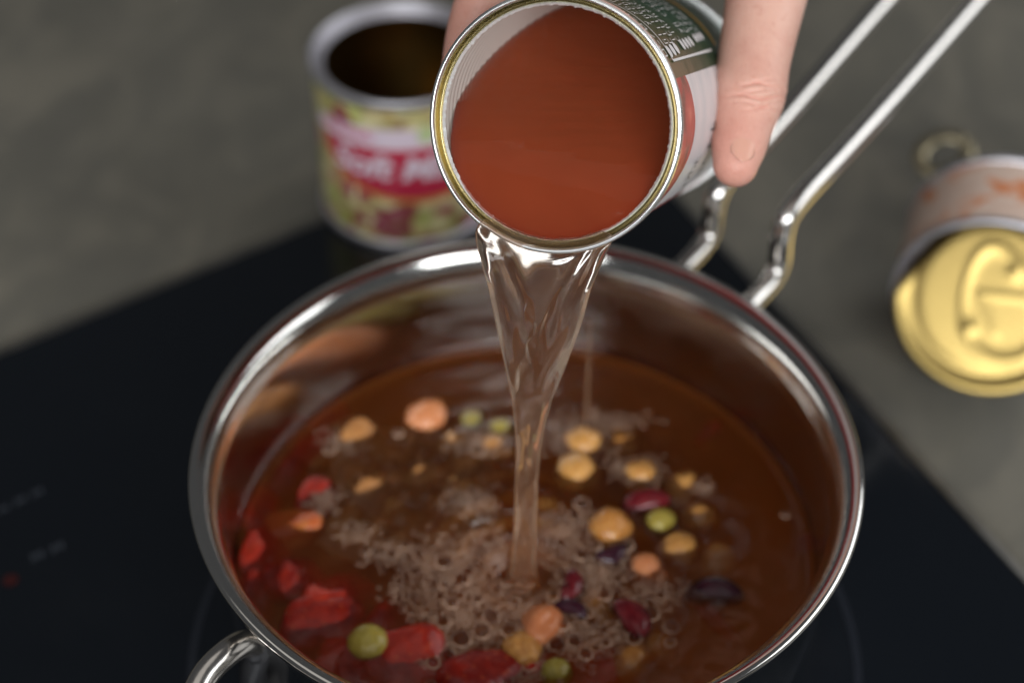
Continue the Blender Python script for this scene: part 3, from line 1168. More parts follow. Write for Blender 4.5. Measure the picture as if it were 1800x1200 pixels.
# bold footer marks: 3 + 4 + 3 upright ovals
parts = []
for px, py, ha, hp in ((1176, 91, 0.0022, 0.055), (1182, 88, 0.0022, 0.055), (1188, 85, 0.0022, 0.055), (1199, 79, 0.0019, 0.05), (1204, 77, 0.0019, 0.05), (1209, 75, 0.0019, 0.05), (1214, 73, 0.0019, 0.05),
                       (1222, 68, 0.0020, 0.042), (1227, 66, 0.0020, 0.042), (1232, 64, 0.0020, 0.042)):
    c_ = on_can(px, py)
    vv = [can_pt(c_[0] + ha * math.cos(a), c_[1] + hp * math.sin(a), RC + 0.00042) for a in np.linspace(0, 2 * math.pi, 15)[:-1]]
    parts.append((vv, [tuple(range(14))]))
link('footer_print', *merge(parts), M['print_white'], can, smooth=False)
# dark lettering on the white panel
parts = []
for px, py, w, h, kd in ((1226, 276, 0.0022, 0.006, 0), (1217, 294, 0.0026, 0.006, 2), (1240, 278, 0.0022, 0.008, 3), (1204, 322, 0.0022, 0.006, 1), (1210, 308, 0.0022, 0.006, 4), (1246, 252, 0.0028, 0.006, 1), (1252, 216, 0.0024, 0.006, 0), (1229, 300, 0.0020, 0.008, 5)):
    d, ph_ = on_can(px, py)
    for q in glyph(d, ph_, w, h, kd):
        parts.append(q)
link('panel_lettering', *merge(parts), M['print_black'], can, smooth=False)

# ------------------------------------------------------------------ liquid in the can and the falling stream
liquid = empty('poured_liquid', tuple(imp), 'clear brownish canning liquid pouring from the tilted can into the soup', 'liquid')
zl = OC[2] - 0.0343 * CU[2] + 0.0205
v, f = [], []
NP, NR = 160, 46
for k in range(NR + 1):
    for i in range(NP):
        ph = 2 * math.pi * i / NP
        rho = 0.0360 * (k / NR) ** 0.75
        d = (OC[2] + rho * math.cos(ph) * CU[2] - zl) / (-AX[2])
        if d < 0.020:
            tt_ = min(1, max(0, (d - 0.002) / 0.018))
            rmax = 0.0343 + (0.0360 - 0.0343) * tt_ * tt_ * (3 - 2 * tt_)
            rho = min(rho, rmax)
            d = (OC[2] + rho * math.cos(ph) * CU[2] - zl) / (-AX[2])
        d = 0.0012 + 0.5 * ((d - 0.0012) + math.sqrt((d - 0.0012) ** 2 + 0.015 ** 2)) - 0.0008
        d = min(d, LEN - 0.004)
        v.append(can_pt(d, ph, rho))
for k in range(NR):
    for i in range(NP):
        j = (i + 1) % NP
        f.append((k * NP + i, k * NP + j, (k + 1) * NP + j, (k + 1) * NP + i))
b0 = NR * NP
base_i = len(v)
for i in range(NP):
    v.append(can_pt(LEN - 0.0038, 2 * math.pi * i / NP, 0.0360))
for i in range(NP):
    j = (i + 1) % NP
    f.append((b0 + i, b0 + j, base_i + j, base_i + i))
f.append(tuple(base_i + i for i in range(NP)))
f.append(tuple(range(NP - 1, -1, -1)))
xl_ = NT('cloudy_canning_liquid')
cc = xl_.obj()
wv = xl_.n('ShaderNodeTexWave')
wv.inputs['Scale'].default_value = 55
wv.inputs['Distortion'].default_value = 5
wv.inputs['Detail'].default_value = 2
wv.inputs['Detail Scale'].default_value = 0.6
wv.bands_direction = 'Y'
xl_.l(cc, wv.inputs['Vector'])
nrm_l = xl_.bump(wv.outputs['Fac'], 0.12, 0.0008)
ncl = xl_.noise(35, 3, cc, 0.5, 0.8)
xl_.l(xl_.ramp(ncl.outputs[0], [(0.3, (0.19, 0.017, 0.008)), (0.7, (0.25, 0.028, 0.012))]), xl_.b.inputs['Base Color'])
xl_.p(Roughness=0.05, IOR=1.34, Specular_IOR_Level=0.35, Subsurface_Weight=0.0)
xl_.b.inputs['Subsurface Radius'].default_value = (1, 0.3, 0.1)
xl_.l(nrm_l, xl_.b.inputs['Normal'])
trl = xl_.n('ShaderNodeBsdfTransparent')
mxl = xl_.n('ShaderNodeMixShader')
mxl.inputs[0].default_value = 0.5
xl_.l(trl.outputs[0], mxl.inputs[1])
xl_.l(xl_.b.outputs[0], mxl.inputs[2])
xl_.l(mxl.outputs[0], xl_.out.inputs['Surface'])
scl = xl_.n('ShaderNodeVolumeScatter')
scl.inputs['Color'].default_value = (1.0, 0.26, 0.10, 1)
scl.inputs['Density'].default_value = 170
abl = xl_.n('ShaderNodeVolumeAbsorption')
abl.inputs['Color'].default_value = (0.80, 0.24, 0.0, 1)
abl.inputs['Density'].default_value = 70
adl = xl_.n('ShaderNodeAddShader')
xl_.l(scl.outputs[0], adl.inputs[0])
xl_.l(abl.outputs[0], adl.inputs[1])
xl_.l(adl.outputs[0], xl_.out.inputs['Volume'])
M['canning'] = xl_.m
link('can_pool', v, f, M['canning'], liquid)

edges = [(436, 822, 1096), (460, 834, 1078), (480, 843, 1064), (520, 859, 1040), (560, 869, 1026), (600, 878, 1011), (640, 887, 996), (680, 895, 980), (700, 900, 971),
         (750, 905, 957), (800, 907, 949), (850, 906, 945), (900, 905, 944), (950, 903, 943), (990, 899, 941), (1012, 893, 945), (1024, 886, 952)]
ed = np.array(edges, float)
ytop = OC[1] + (-CU[1]) * 0.038
ztop, zbot, ybot = OC[2] - CU[2] * 0.038, ZS, imp[1]


def stream_point(px, py):
    """ray meets the curtain y(z): thrown forward at the lip, then falling."""
    d = ray(px, py)
    lo, hi = 0.40, 0.70
    def g(t):
        p = CAM + d * t
        s = min(max((ztop - p[2]) / (ztop - zbot), 0), 1.1)
        return p[1] - (ytop - 0.002 + (ybot - ytop + 0.002) * math.sqrt(s + 1e-6))
    for _ in range(50):
        mid = (lo + hi) / 2
        if g(mid) > 0:
            hi = mid
        else:
            lo = mid
    return CAM + d * lo


NX = 72
rows = []
# film creeping over the rim
phc = math.pi - 0.10
HW = 0.62
for d, rho, th, wd in ((0.0020, 0.0338, 0.0003, 0.80), (0.0014, 0.0348, 0.0005, 0.86), (0.0004, 0.0358, 0.0006, 0.92), (-0.0005, 0.0369, 0.0005, 0.97), (-0.0005, 0.0379, 0.0006, 1.0), (0.0000, 0.0386, 0.0010, 1.0)):
    row = []
    for i in range(NX + 1):
        xi = -1 + 2 * i / NX
        ph = phc - xi * HW * wd
        e = max(0.0, 1 - xi ** 4)
        row.append((can_pt(d, ph, rho), th * e + 0.00008, xi))
    rows.append(row)
for y in np.concatenate([np.linspace(452, 700, 58), np.linspace(708, 1024, 52)]):
    xl = np.interp(y, ed[:, 0], ed[:, 1])
    xr = np.interp(y, ed[:, 0], ed[:, 2])
    arc = 46 * max(0, 1 - (y - 452) / 130) ** 1.6
    row = []
    s = (y - 452) / (1024 - 452)
    wpx = (xr - xl) / 2
    for i in range(NX + 1):
        xi = -1 + 2 * i / NX
        x = (xl + xr) / 2 + xi * wpx
        p = stream_point(x, y - arc * xi * xi)
        half = wpx / F * 0.54
        web = min(1.0, max(0.0, (y - 470) / 240)) ** 1.5
        rnd = math.sqrt(max(0, 1 - xi * xi))
        rim = 0.0020 * math.exp(-((abs(xi) - 0.86) / 0.11) ** 2)
        thk = (1 - web) * (0.0007 + rim) + web * half * 0.85 * rnd
        # folds that run together in a V
        w1 = 0.62 * max(0, 1 - (y - 450) / 190)
        fold = 0.0013 * math.exp(-((abs(xi) - w1) / 0.10) ** 2) * (1 - web) * min(1, (y - 440) / 40)
        thk += fold
        thk += 0.0006 * math.sin(xi * 8 + y * 0.026) * (1 - web) * math.exp(-((xi) / 0.75) ** 4) + 0.0003 * math.sin(xi * 11 - y * 0.05 + 1.3) * (1 - 0.6 * web)
        thk += web * 0.0007 * math.sin(y * 0.050 + xi * 3.2) * (1 if y < 960 else 0.4)
        e = math.sqrt(max(0.0, 1 - abs(xi) ** 6))
        thk = max(thk, 0.0003) * e + 0.00006
        p = p + FWD * 0.004 * (1 - xi * xi) * (1 - web) + FWD * 0.0030 * math.sin(xi * 5 + y * 0.030) * (1 - web)
        row.append((p, thk, xi))
    rows.append(row)
NRW = len(rows)
P = np.array([[q[0] for q in r] for r in rows])
T = np.array([[q[1] for q in r] for r in rows])
for _ in range(14):
    P[3:16] = 0.5 * P[3:16] + 0.25 * (P[2:15] + P[4:17])
    T[3:16] = 0.5 * T[3:16] + 0.25 * (T[2:15] + T[4:17])
du = np.gradient(P, axis=1)
dv_ = np.gradient(P, axis=0)
nn = np.cross(du, dv_)
nn /= np.linalg.norm(nn, axis=2)[:, :, None] + 1e-12
if np.mean(nn @ FWD) > 0:
    nn = -nn
front = P + nn * T[:, :, None] / 2
back = P - nn * T[:, :, None] / 2
# ring topology so that the surface is closed and smooth
ringn = 2 * (NX + 1)
v, f = [], []
for k in range(NRW):
    v.extend(front[k])
    v.extend(back[k][::-1])
for k in range(NRW - 1):
    for i in range(ringn):
        j = (i + 1) % ringn
        f.append((k * ringn + i, (k + 1) * ringn + i, (k + 1) * ringn + j, k * ringn + j))
f.append(tuple(range(ringn)))
f.append(tuple((NRW - 1) * ringn + i for i in range(ringn - 1, -1, -1)))
xs = NT('clear_liquid')
xs.p(Base_Color=(1.0, 0.965, 0.93), Roughness=0.0, IOR=1.335, Transmission_Weight=1.0)
xs.b.inputs['Base Color'].default_value = (1.0, 0.965, 0.93, 1)
trn = xs.n('ShaderNodeBsdfTranslucent')
trn.inputs['Color'].default_value = (0.92, 0.62, 0.42, 1)
mxs = xs.n('ShaderNodeMixShader')
geo = xs.n('ShaderNodeNewGeometry')
spz = xs.n('ShaderNodeSeparateXYZ')
xs.l(geo.outputs['Position'], spz.inputs[0])
mr = xs.n('ShaderNodeMapRange')
mr.inputs['From Min'].default_value = 0.165
mr.inputs['From Max'].default_value = 0.065
mr.inputs['To Min'].default_value = 0.12
mr.inputs['To Max'].default_value = 0.24
xs.l(spz.outputs[2], mr.inputs['Value'])
xs.l(mr.outputs[0], mxs.inputs[0])
xs.l(xs.b.outputs[0], mxs.inputs[1])
xs.l(trn.outputs[0], mxs.inputs[2])
xs.l(mxs.outputs[0], xs.out.inputs['Surface'])
M['stream'] = xs.m
stream = link('falling_stream', v, f, M['stream'], liquid)
import bmesh
bm = bmesh.new()
bm.from_mesh(stream.data)
bmesh.ops.recalc_face_normals(bm, faces=bm.faces)
bm.to_mesh(stream.data)
bm.free()

# a thin secondary thread of liquid behind the stream
p0, p1 = plane_at(1030, 575, (0, imp[1] + 0.045, 0), np.array([0, 1.0, 0])), plane_z(1030, 745, ZS)
p0 = np.array([p1[0], p1[1], p0[2]])
v, f = tube(np.linspace(p1 + np.array([0, 0, -0.001]), p1 + np.array([0.0, 0.0, 0.052]), 14), np.linspace(0.0008, 0.0005, 14), 10)
link('drip_thread', v, f, M['stream'], liquid)


# ------------------------------------------------------------------ standing can behind
def mat_beanlabel():
    x = NT('bean_picture_label')
    uvn = x.n('ShaderNodeUVMap').outputs[0]
    mp = x.scaled(uvn, (0.264, 0.084, 1))
    ds = x.noise(60, 2, mp)
    ad = x.n('ShaderNodeVectorMath', operation='MULTIPLY_ADD')
    x.l(ds.outputs['Color'], ad.inputs[0])
    ad.inputs[1].default_value = (0.006, 0.006, 0)
    x.l(mp, ad.inputs[2])
    vo = x.n('ShaderNodeTexVoronoi')
    vo.inputs['Scale'].default_value = 125
    x.l(ad.outputs[0], vo.inputs['Vector'])
    sp = x.n('ShaderNodeSeparateColor')
    x.l(vo.outputs['Color'], sp.inputs[0])
    col = x.ramp(sp.outputs[0], [(0.0, (0.66, 0.56, 0.22)), (0.34, (0.72, 0.66, 0.38)), (0.36, (0.36, 0.40, 0.09)), (0.52, (0.56, 0.56, 0.20)), (0.54, (0.26, 0.03, 0.06)),
                                 (0.72, (0.38, 0.06, 0.11)), (0.74, (0.68, 0.62, 0.36)), (1.0, (0.56, 0.34, 0.06))])
    for e in x.t.nodes:
        if e.bl_idname == 'ShaderNodeValToRGB':
            pass
    sh = x.ramp(vo.outputs['Distance'], [(0.35, (0, 0, 0)), (0.85, (0.6, 0.6, 0.6))])
    col = x.mix(sh, col, (0.22, 0.15, 0.05))
    hl = x.ramp(vo.outputs['Distance'], [(0.06, (0.4, 0.4, 0.4)), (0.22, (0, 0, 0))])
    col = x.mix(hl, col, (0.85, 0.85, 0.75))
    x.l(col, x.b.inputs['Base Color'])
    x.p(Roughness=0.3, Coat_Weight=0.3)
    return x.m


M['beanlabel'] = mat_beanlabel()
BX, BY, BR, BH = -0.0547, 0.2625, 0.0405, 0.083
bcan = empty('standing_can', (BX, BY, 0), 'opened tin with bean picture label and red banner standing behind the saucepan', 'tin can')
fr2 = dict(origin=(BX, BY, 0.0006))
seg = 128
v, f, uv = [], [], []
for k in range(41):
    z = 0.003 + (BH - 0.0065) * k / 40
    for i in range(seg + 1):
        a = 2 * math.pi * i / seg
        v.append((BX + BR * math.cos(a), BY + BR * math.sin(a), z))
        uv.append((i / seg, k / 40))
for k in range(40):
    for i in range(seg):
        f.append((k * (seg + 1) + i, k * (seg + 1) + i + 1, (k + 1) * (seg + 1) + i + 1, (k + 1) * (seg + 1) + i))
link('paper_label', v, f, M['beanlabel'], bcan, uv=uv)
M['rim_dull'] = mat_steel('dull_tin', (0.66, 0.64, 0.68), 0.42, 0.55)
v, f, _ = lathe([tuple(q) for q in smooth_curve([(BR, BH - 0.005), (BR + 0.0014, BH - 0.004), (BR + 0.0017, BH - 0.001), (BR + 0.0008, BH), (BR - 0.0004, BH - 0.001), (BR - 0.001, BH - 0.004),
                                                 (BR - 0.0035, BH - 0.0042), (BR - 0.0050, BH - 0.0036), (BR - 0.0055, BH - 0.0048)], 4)], 96, **fr2)
link('rim_seam', v, f, M['rim_dull'], bcan)
v, f, _ = lathe([(BR - 0.0008, BH - 0.004), (BR - 0.0008, 0.002), (BR - 0.003, 0.0012), (0.0001, 0.0012)], 96, **fr2)
link('inner_wall', v, f, mat_gold('dark_gold_lacquer', (0.20, 0.12, 0.035), 0.3), bcan)
v, f, _ = lathe([tuple(q) for q in smooth_curve([(BR, 0.0045), (BR + 0.0014, 0.0035), (BR + 0.0014, 0.0008), (BR, -0.0004), (BR - 0.002, 0.0005), (BR - 0.003, 0.0015), (0.0001, 0.0015)], 4)], 96, **fr2)
link('base_seam', v, f, M['rim_dull'], bcan)


def bcan_hit(px, py, rad):
    d = ray(px, py)
    w = CAM - np.array([BX, BY, 0])
    a, b, c = d[0] ** 2 + d[1] ** 2, 2 * (d[0] * w[0] + d[1] * w[1]), w[0] ** 2 + w[1] ** 2 - rad * rad
    t = (-b - math.sqrt(max(0, b * b - 4 * a * c))) / (2 * a)
    q = CAM + d * t
    return math.atan2(q[1] - BY, q[0] - BX), q[2]


def on_bcan(a, z, off):
    return (BX + (BR + off) * math.cos(a), BY + (BR + off) * math.sin(a), z)


def banner(name, a0, a1, zt, zb, off, mat, n=60, m=14):
    """a printed field between two curves zt(s), zb(s) with s in 0..1 along the angle."""
    v, f = [], []
    for k in range(n + 1):
        s = k / n
        for j in range(m + 1):
            z = zb(s) + (zt(s) - zb(s)) * j / m
            v.append(on_bcan(a0 + (a1 - a0) * s, z, off))
    for k in range(n):
        for j in range(m):
            f.append((k * (m + 1) + j, (k + 1) * (m + 1) + j, (k + 1) * (m + 1) + j + 1, k * (m + 1) + j + 1))
    return link(name, v, f, mat, bcan)


aL, zL = bcan_hit(578, 245, BR)
aM, zM = bcan_hit(740, 348, BR)
aT, zT = bcan_hit(700, 250, BR)
print('banner', aL, zL, aM, zM, aT, zT)
# field centre a little right of the visible middle
aC = aL + 1.25
lens = lambda s, lo, hi: lo + (hi - lo) * math.sqrt(max(0, 1 - (2 * s - 1) ** 2))
a0, a1 = aL - 0.02, aC + 1.25
M['banner_red'] = simple('banner_red', (0.47, 0.025, 0.06), 0.35, Coat_Weight=0.2)
M['banner_white'] = simple('banner_white', (0.70, 0.58, 0.66), 0.35)
M['banner_orange'] = simple('banner_orange', (0.60, 0.22, 0.05), 0.35)
M['banner_pink'] = simple('banner_pink', (0.62, 0.12, 0.22), 0.35)
M['badge_green'] = simple('badge_green', (0.50, 0.58, 0.30), 0.35)
mid = (zT + zL) / 2
banner('banner_border', a0 - 0.03, a1 + 0.03, lambda s: mid + 0.0015, lambda s: lens(s, mid - 0.002, zM - 0.003), 0.00025, M['banner_orange'])
banner('red_banner', a0, a1, lambda s: mid + 0.001, lambda s: lens(s, mid - 0.001, zM), 0.0005, M['banner_red'])
banner('white_band', a0 - 0.16, a1 + 0.1, lambda s: lens(s, mid + 0.006, mid + 0.012), lambda s: mid + 0.001, 0.0003, M['banner_white'])
banner('band_badge', aC - 0.10, aC + 0.12, lambda s: lens(s, mid + 0.0085, mid + 0.013), lambda s: lens(s, mid + 0.0085, mid + 0.004), 0.0006, M['badge_green'], 24, 6)


def text_on_bcan(name, text, a_start, z, size, mat, off, shear=0.25, slope=0.0, bold=0.0):
    cu = bpy.data.curves.new(name, 'FONT')
    cu.body = text
    cu.size = size
    cu.shear = shear
    cu.offset = bold
    tmp = bpy.data.objects.new('tmp_text', cu)
    COL.objects.link(tmp)
    dg = bpy.context.evaluated_depsgraph_get()
    me = bpy.data.meshes.new_from_object(tmp.evaluated_get(dg))
    bpy.data.objects.remove(tmp)
    bpy.data.curves.remove(cu)
    bm = bmesh.new()
    bm.from_mesh(me)
    bmesh.ops.triangulate(bm, faces=bm.faces)
    for _ in range(2):
        long = [e for e in bm.edges if e.calc_length() > 0.0025]
        if long:
            bmesh.ops.subdivide_edges(bm, edges=long, cuts=1)
            bmesh.ops.triangulate(bm, faces=bm.faces)
    for q in bm.verts:
        a = a_start + q.co.x / BR
        q.co = on_bcan(a, z + q.co.y + slope * q.co.x, off)
    bm.to_mesh(me)
    bm.free()
    me.name = name
    me.materials.clear()
    me.materials.append(mat)
    o = bpy.data.objects.new(name, me)
    COL.objects.link(o)
    o.parent = bcan
    o.matrix_parent_inverse = bcan.matrix_world.inverted()
    return o


text_on_bcan('banner_lettering', 'Soft Mix', a0 + 0.16, mid - 0.0135, 0.0175, M['banner_white'], 0.0009, 0.3, -0.04, 0.0006)
parts = []
for a_, z_, w_, h_ in [(a0 + 0.02 + 0.052 * k, mid + 0.0045 + 0.0006 * (k % 3), 0.0012, 0.0035 + 0.001 * (k % 2)) for k in range(13)]:
    parts.append(([on_bcan(a_, z_, 0.0007), on_bcan(a_ + w_ / BR, z_, 0.0007), on_bcan(a_ + w_ / BR + 0.01, z_ + h_, 0.0007), on_bcan(a_ + 0.01, z_ + h_, 0.0007)], [(0, 1, 2, 3)]))
link('band_print', *merge(parts), M['banner_pink'], bcan, smooth=False)

# ------------------------------------------------------------------ can lying on the counter, its gold lid peeled open
ZC = -0.008
lid_c = at(1742, 525, 0.715)
lid_n = unit(CAM - lid_c + np.array([-0.03, 0.0, 0.0]))
low = lid_c - unit(np.array([0, 0, 1.0]) - lid_n * lid_n[2]) * 0.0415
ly = empty('opened_can', (lid_c[0] + 0.03, lid_c[1] + 0.05, ZC), 'can with cream and orange label lying on the counter, gold lid peeled open', 'tin can')
lu = unit(np.array([0, 0, 1.0]) - lid_n * lid_n[2])
lr = unit(np.cross(lu, lid_n))
LR = 0.0402


def lid_h(x, y):
    """stamped relief of the lid, x right, y up, in units of the lid radius."""
    r = math.hypot(x, y)
    h = 0.0
    h += 0.0022 * math.exp(-((r - 0.95) / 0.045) ** 2)            # curled edge
    h -= 0.0018 * math.exp(-((r - 0.80) / 0.06) ** 2)             # groove
    # rounded drop shaped bead
    ax_, ay_ = x - 0.12, y + 0.02
    ca, sa = math.cos(-0.45), math.sin(-0.45)
    bx_, by_ = ca * ax_ - sa * ay_, sa * ax_ + ca * ay_
    w = 0.40 - 0.16 * by_
    q = math.hypot(bx_ / w, by_ / 0.60)
    h += 0.0014 * math.exp(-((q - 1.0) / 0.09) ** 2)
    h -= 0.0008 * (1 / (1 + math.exp((q - 0.9) * 14)))
    for cx_, cy_, rr_, hh in ((0.17, 0.33, 0.075, 0.0018), (-0.13, -0.36, 0.07, 0.0018)):
        h += hh * math.exp(-(((x - cx_) ** 2 + (y - cy_) ** 2) / rr_ ** 2))
    # embossed strokes
    for (ax0, ay0, bx1, by1) in ((-0.12, 0.02, 0.14, -0.34), (-0.05, 0.03, 0.42, 0.10)):
        t = ((x - ax0) * (bx1 - ax0) + (y - ay0) * (by1 - ay0)) / ((bx1 - ax0) ** 2 + (by1 - ay0) ** 2)
        t = min(max(t, 0), 1)
        dd = math.hypot(x - ax0 - t * (bx1 - ax0), y - ay0 - t * (by1 - ay0))
        h += 0.0008 * math.exp(-(dd / 0.035) ** 2)
    return h


v, f = [], []
nk, ns_ = 54, 120
for k in range(nk + 1):
    r = k / nk
    for i in range(ns_):
        a = 2 * math.pi * i / ns_
        x, y = r * math.cos(a), r * math.sin(a)
        # crease on the upper left where the lid still hangs on the can
        e = (-x * 0.86 + y * 0.50)
        bend = max(0.0, e - 0.74)
        x2, y2 = x + 0.86 * bend * 0.5, y - 0.50 * bend * 0.5
        p = lid_c + lr * x2 * LR + lu * y2 * LR + lid_n * (0.24 * lid_h(x, y) - bend * 0.03)
        v.append(p)
for k in range(nk):
    for i in range(ns_):
        j = (i + 1) % ns_
        f.append((k * ns_ + i, k * ns_ + j, (k + 1) * ns_ + j, (k + 1) * ns_ + i))
lo = link('peeled_lid', v, f, M['gold'], ly)
sm = lo.modifiers.new('thick', 'SOLIDIFY')
sm.thickness = 0.0004
# body: axis up and to the right of the picture, resting on the counter
bax = unit(np.array([0.30, 0.954, 0.0]))
LB, RB = 0.047, 0.0410
mouth = plane_z(1748, 546, ZC + RB + 0.0012) + np.array([0, 0.006, 0])
bu = np.array([0, 0, 1.0])
bs = np.cross(bax, bu)
xo = NT('cream_orange_label')
cc = xo.obj()
n1 = xo.noise(30, 3, cc, 0.6, 1.2)
n2 = xo.noise(160, 3, cc)
colr = xo.ramp(n1.outputs[0], [(0.42, (0.58, 0.42, 0.34)), (0.50, (0.62, 0.48, 0.40)), (0.56, (0.60, 0.20, 0.07)), (0.66, (0.52, 0.15, 0.05)), (0.72, (0.58, 0.42, 0.34))])
xo.l(xo.mix(xo.math('MULTIPLY', n2.outputs[0], 0.3), colr, (0.4, 0.3, 0.24)), xo.b.inputs['Base Color'])
xo.p(Roughness=0.4)
v, f, _ = lathe([(RB, 0.003 + (LB - 0.006) * k / 20) for k in range(21)], 96, mouth, bu, bs, bax)
link('paper_label', v, f, xo.m, ly)
v, f, _ = lathe([tuple(q) for q in smooth_curve([(RB, 0.004), (RB + 0.0011, 0.003), (RB + 0.0012, 0.0006), (RB, -0.0002), (RB - 0.001, 0.002), (RB - 0.001, 0.02), (RB - 0.001, LB - 0.006), (RB - 0.004, LB - 0.003), (0.0001, LB - 0.003)], 3)], 96, mouth, bu, bs, bax)
link('can_wall', v, f, M['rim_dull'], ly)
v, f, _ = lathe([tuple(q) for q in smooth_curve([(RB, LB - 0.004), (RB + 0.0011, LB - 0.003), (RB + 0.0012, LB - 0.0006), (RB, LB), (RB - 0.002, LB - 0.002)], 3)], 96, mouth, bu, bs, bax)
link('base_seam', v, f, M['rim_dull'], ly)

# pull ring lying behind the can
pc = at(1660, 272, 0.80)
pr = empty('pull_ring', tuple(pc), 'dull gold ring pull tab behind the cream and orange can', 'pull tab')
e1 = unit(RT * 0.80 + UP * 0.58)
e2n = unit(np.array([0.0, -0.35, 1.0]))
e1 = unit(e1 - e2n * np.dot(e1, e2n))
e2 = np.cross(e2n, e1)
pts = [pc + e1 * 0.0125 * math.cos(a) + e2 * 0.0095 * math.sin(a) for a in np.linspace(0, 2 * math.pi, 41)]
v, f = tube(pts, 0.0034, 12, round_ends=False, flat=(0.45, 1.0), side=e2n)
link('ring_loop', v, f, mat_gold('dull_ring_gold', (0.34, 0.29, 0.19), 0.35), pr)
tb = pc + (-e2) * 0.0115
vv = [tb + e1 * a * 0.007 + e2 * b * 0.006 + e2n * c_ * 0.0008 for a in (-1, 1) for b in (-1, 1) for c_ in (-1, 1)]
o = link('tab_plate', vv, [(0, 1, 3, 2), (4, 6, 7, 5), (0, 4, 5, 1), (2, 3, 7, 6), (0, 2, 6, 4), (1, 5, 7, 3)], M['gold_rim'], pr, smooth=False)
bv = o.modifiers.new('bevel', 'BEVEL')
bv.width = 0.0006


# ------------------------------------------------------------------ hand
def remesh(name, parts, voxel, iters, mat):
    v, f = merge(parts)
    o = link(name, v, f, mat)
    m = o.modifiers.new('r', 'REMESH')
    m.mode = 'VOXEL'
    m.voxel_size = voxel
    s = o.modifiers.new('s', 'SMOOTH')
    s.factor = 0.5
    s.iterations = iters
    dg = bpy.context.evaluated_depsgraph_get()
    me = bpy.data.meshes.new_from_object(o.evaluated_get(dg))
    o.modifiers.clear()
    old = o.data
    o.data = me
    bpy.data.meshes.remove(old)
    me.name = name
    me.polygons.foreach_set('use_smooth', [True] * len(me.polygons))
    return o


def mat_skin():
    x = NT('skin')
    c = x.obj()
    n = x.noise(55, 5, c, 0.6)
    m = x.noise(16, 3, c, 0.5)
    fine = x.n('ShaderNodeTexVoronoi')
    fine.inputs['Scale'].default_value = 1400
    x.l(c, fine.inputs['Vector'])
    col = x.ramp(n.outputs[0], [(0.3, (0.57, 0.30, 0.235)), (0.5, (0.65, 0.38, 0.30)), (0.75, (0.69, 0.44, 0.355))])
    col = x.mix(x.ramp(m.outputs[0], [(0.5, (0, 0, 0)), (0.8, (0.5, 0.5, 0.5))]), col, (0.58, 0.21, 0.16))
    at_ = x.n('ShaderNodeAttribute')
    at_.attribute_name = 'redness'
    col = x.mix(at_.outputs['Fac'], col, (0.56, 0.19, 0.14))
    sp_ = x.noise(420, 3, c, 0.6)
    col = x.mix(x.ramp(sp_.outputs[0], [(0.56, (0, 0, 0)), (0.72, (0.35, 0.35, 0.35))]), col, (0.50, 0.22, 0.16))
    x.l(col, x.b.inputs['Base Color'])
    x.p(Roughness=0.46, Subsurface_Weight=0.14, Subsurface_Scale=0.004)
    x.b.inputs['Subsurface Radius'].default_value = (1, 0.35, 0.2)
    x.b.inputs['Specular IOR Level'].default_value = 0.3
    x.l(x.bump(fine.outputs['Distance'], 0.3, 0.0003, x.bump(n.outputs[0], 0.4, 0.0008)), x.b.inputs['Normal'])
    return x.m


M['skin'] = mat_skin()


def thumb_depth(px, py, rth):
    """depth on the pixel ray where the thumb axis is one thumb radius off the can wall."""
    target = 0.0382 + rth * 0.86
    bestt, bestv = None, 1e9
    for t in np.linspace(0.52, 0.66, 1401):
        p = CAM + ray(px, py) * t
        w = p - OC
        dist = np.linalg.norm(w - AX * np.dot(w, AX))
        e = abs(dist - target) + (0.02 if np.dot(w, AX) < 0.02 else 0)
        if e < bestv - 1e-7:
            bestv, bestt = e, t
    return bestt, bestv


tp = [(1293, 289, 0.0074), (1298, 262, 0.0088), (1305, 222, 0.0099), (1316, 170, 0.0118), (1325, 110, 0.0119), (1336, 50, 0.0126), (1347, -5, 0.0134), (1362, -80, 0.0145)]
tpath, trad = [], []
for px, py, r in tp:
    t, e = thumb_depth(px, py, r)
    print('thumb', px, py, 'depth', round(t, 4), 'err', round(e, 5))
    tpath.append((px, py, t, r))
# fixed smooth depths
TD = [t[2] for t in tpath]
td_lin = np.polyfit([q[1] for q in tpath[:6]], TD[:6], 1)
tpts = [at(px, py, np.polyval(td_lin, py)) for px, py, t, r in tpath]
tcur = smooth_curve([(*p, q[3]) for p, q in zip(tpts, tpath)], 10)
mcp = tpts[-1]
# knuckle row above the can
def fk(d, ph, rho):
    return can_pt(d, R(ph), rho)


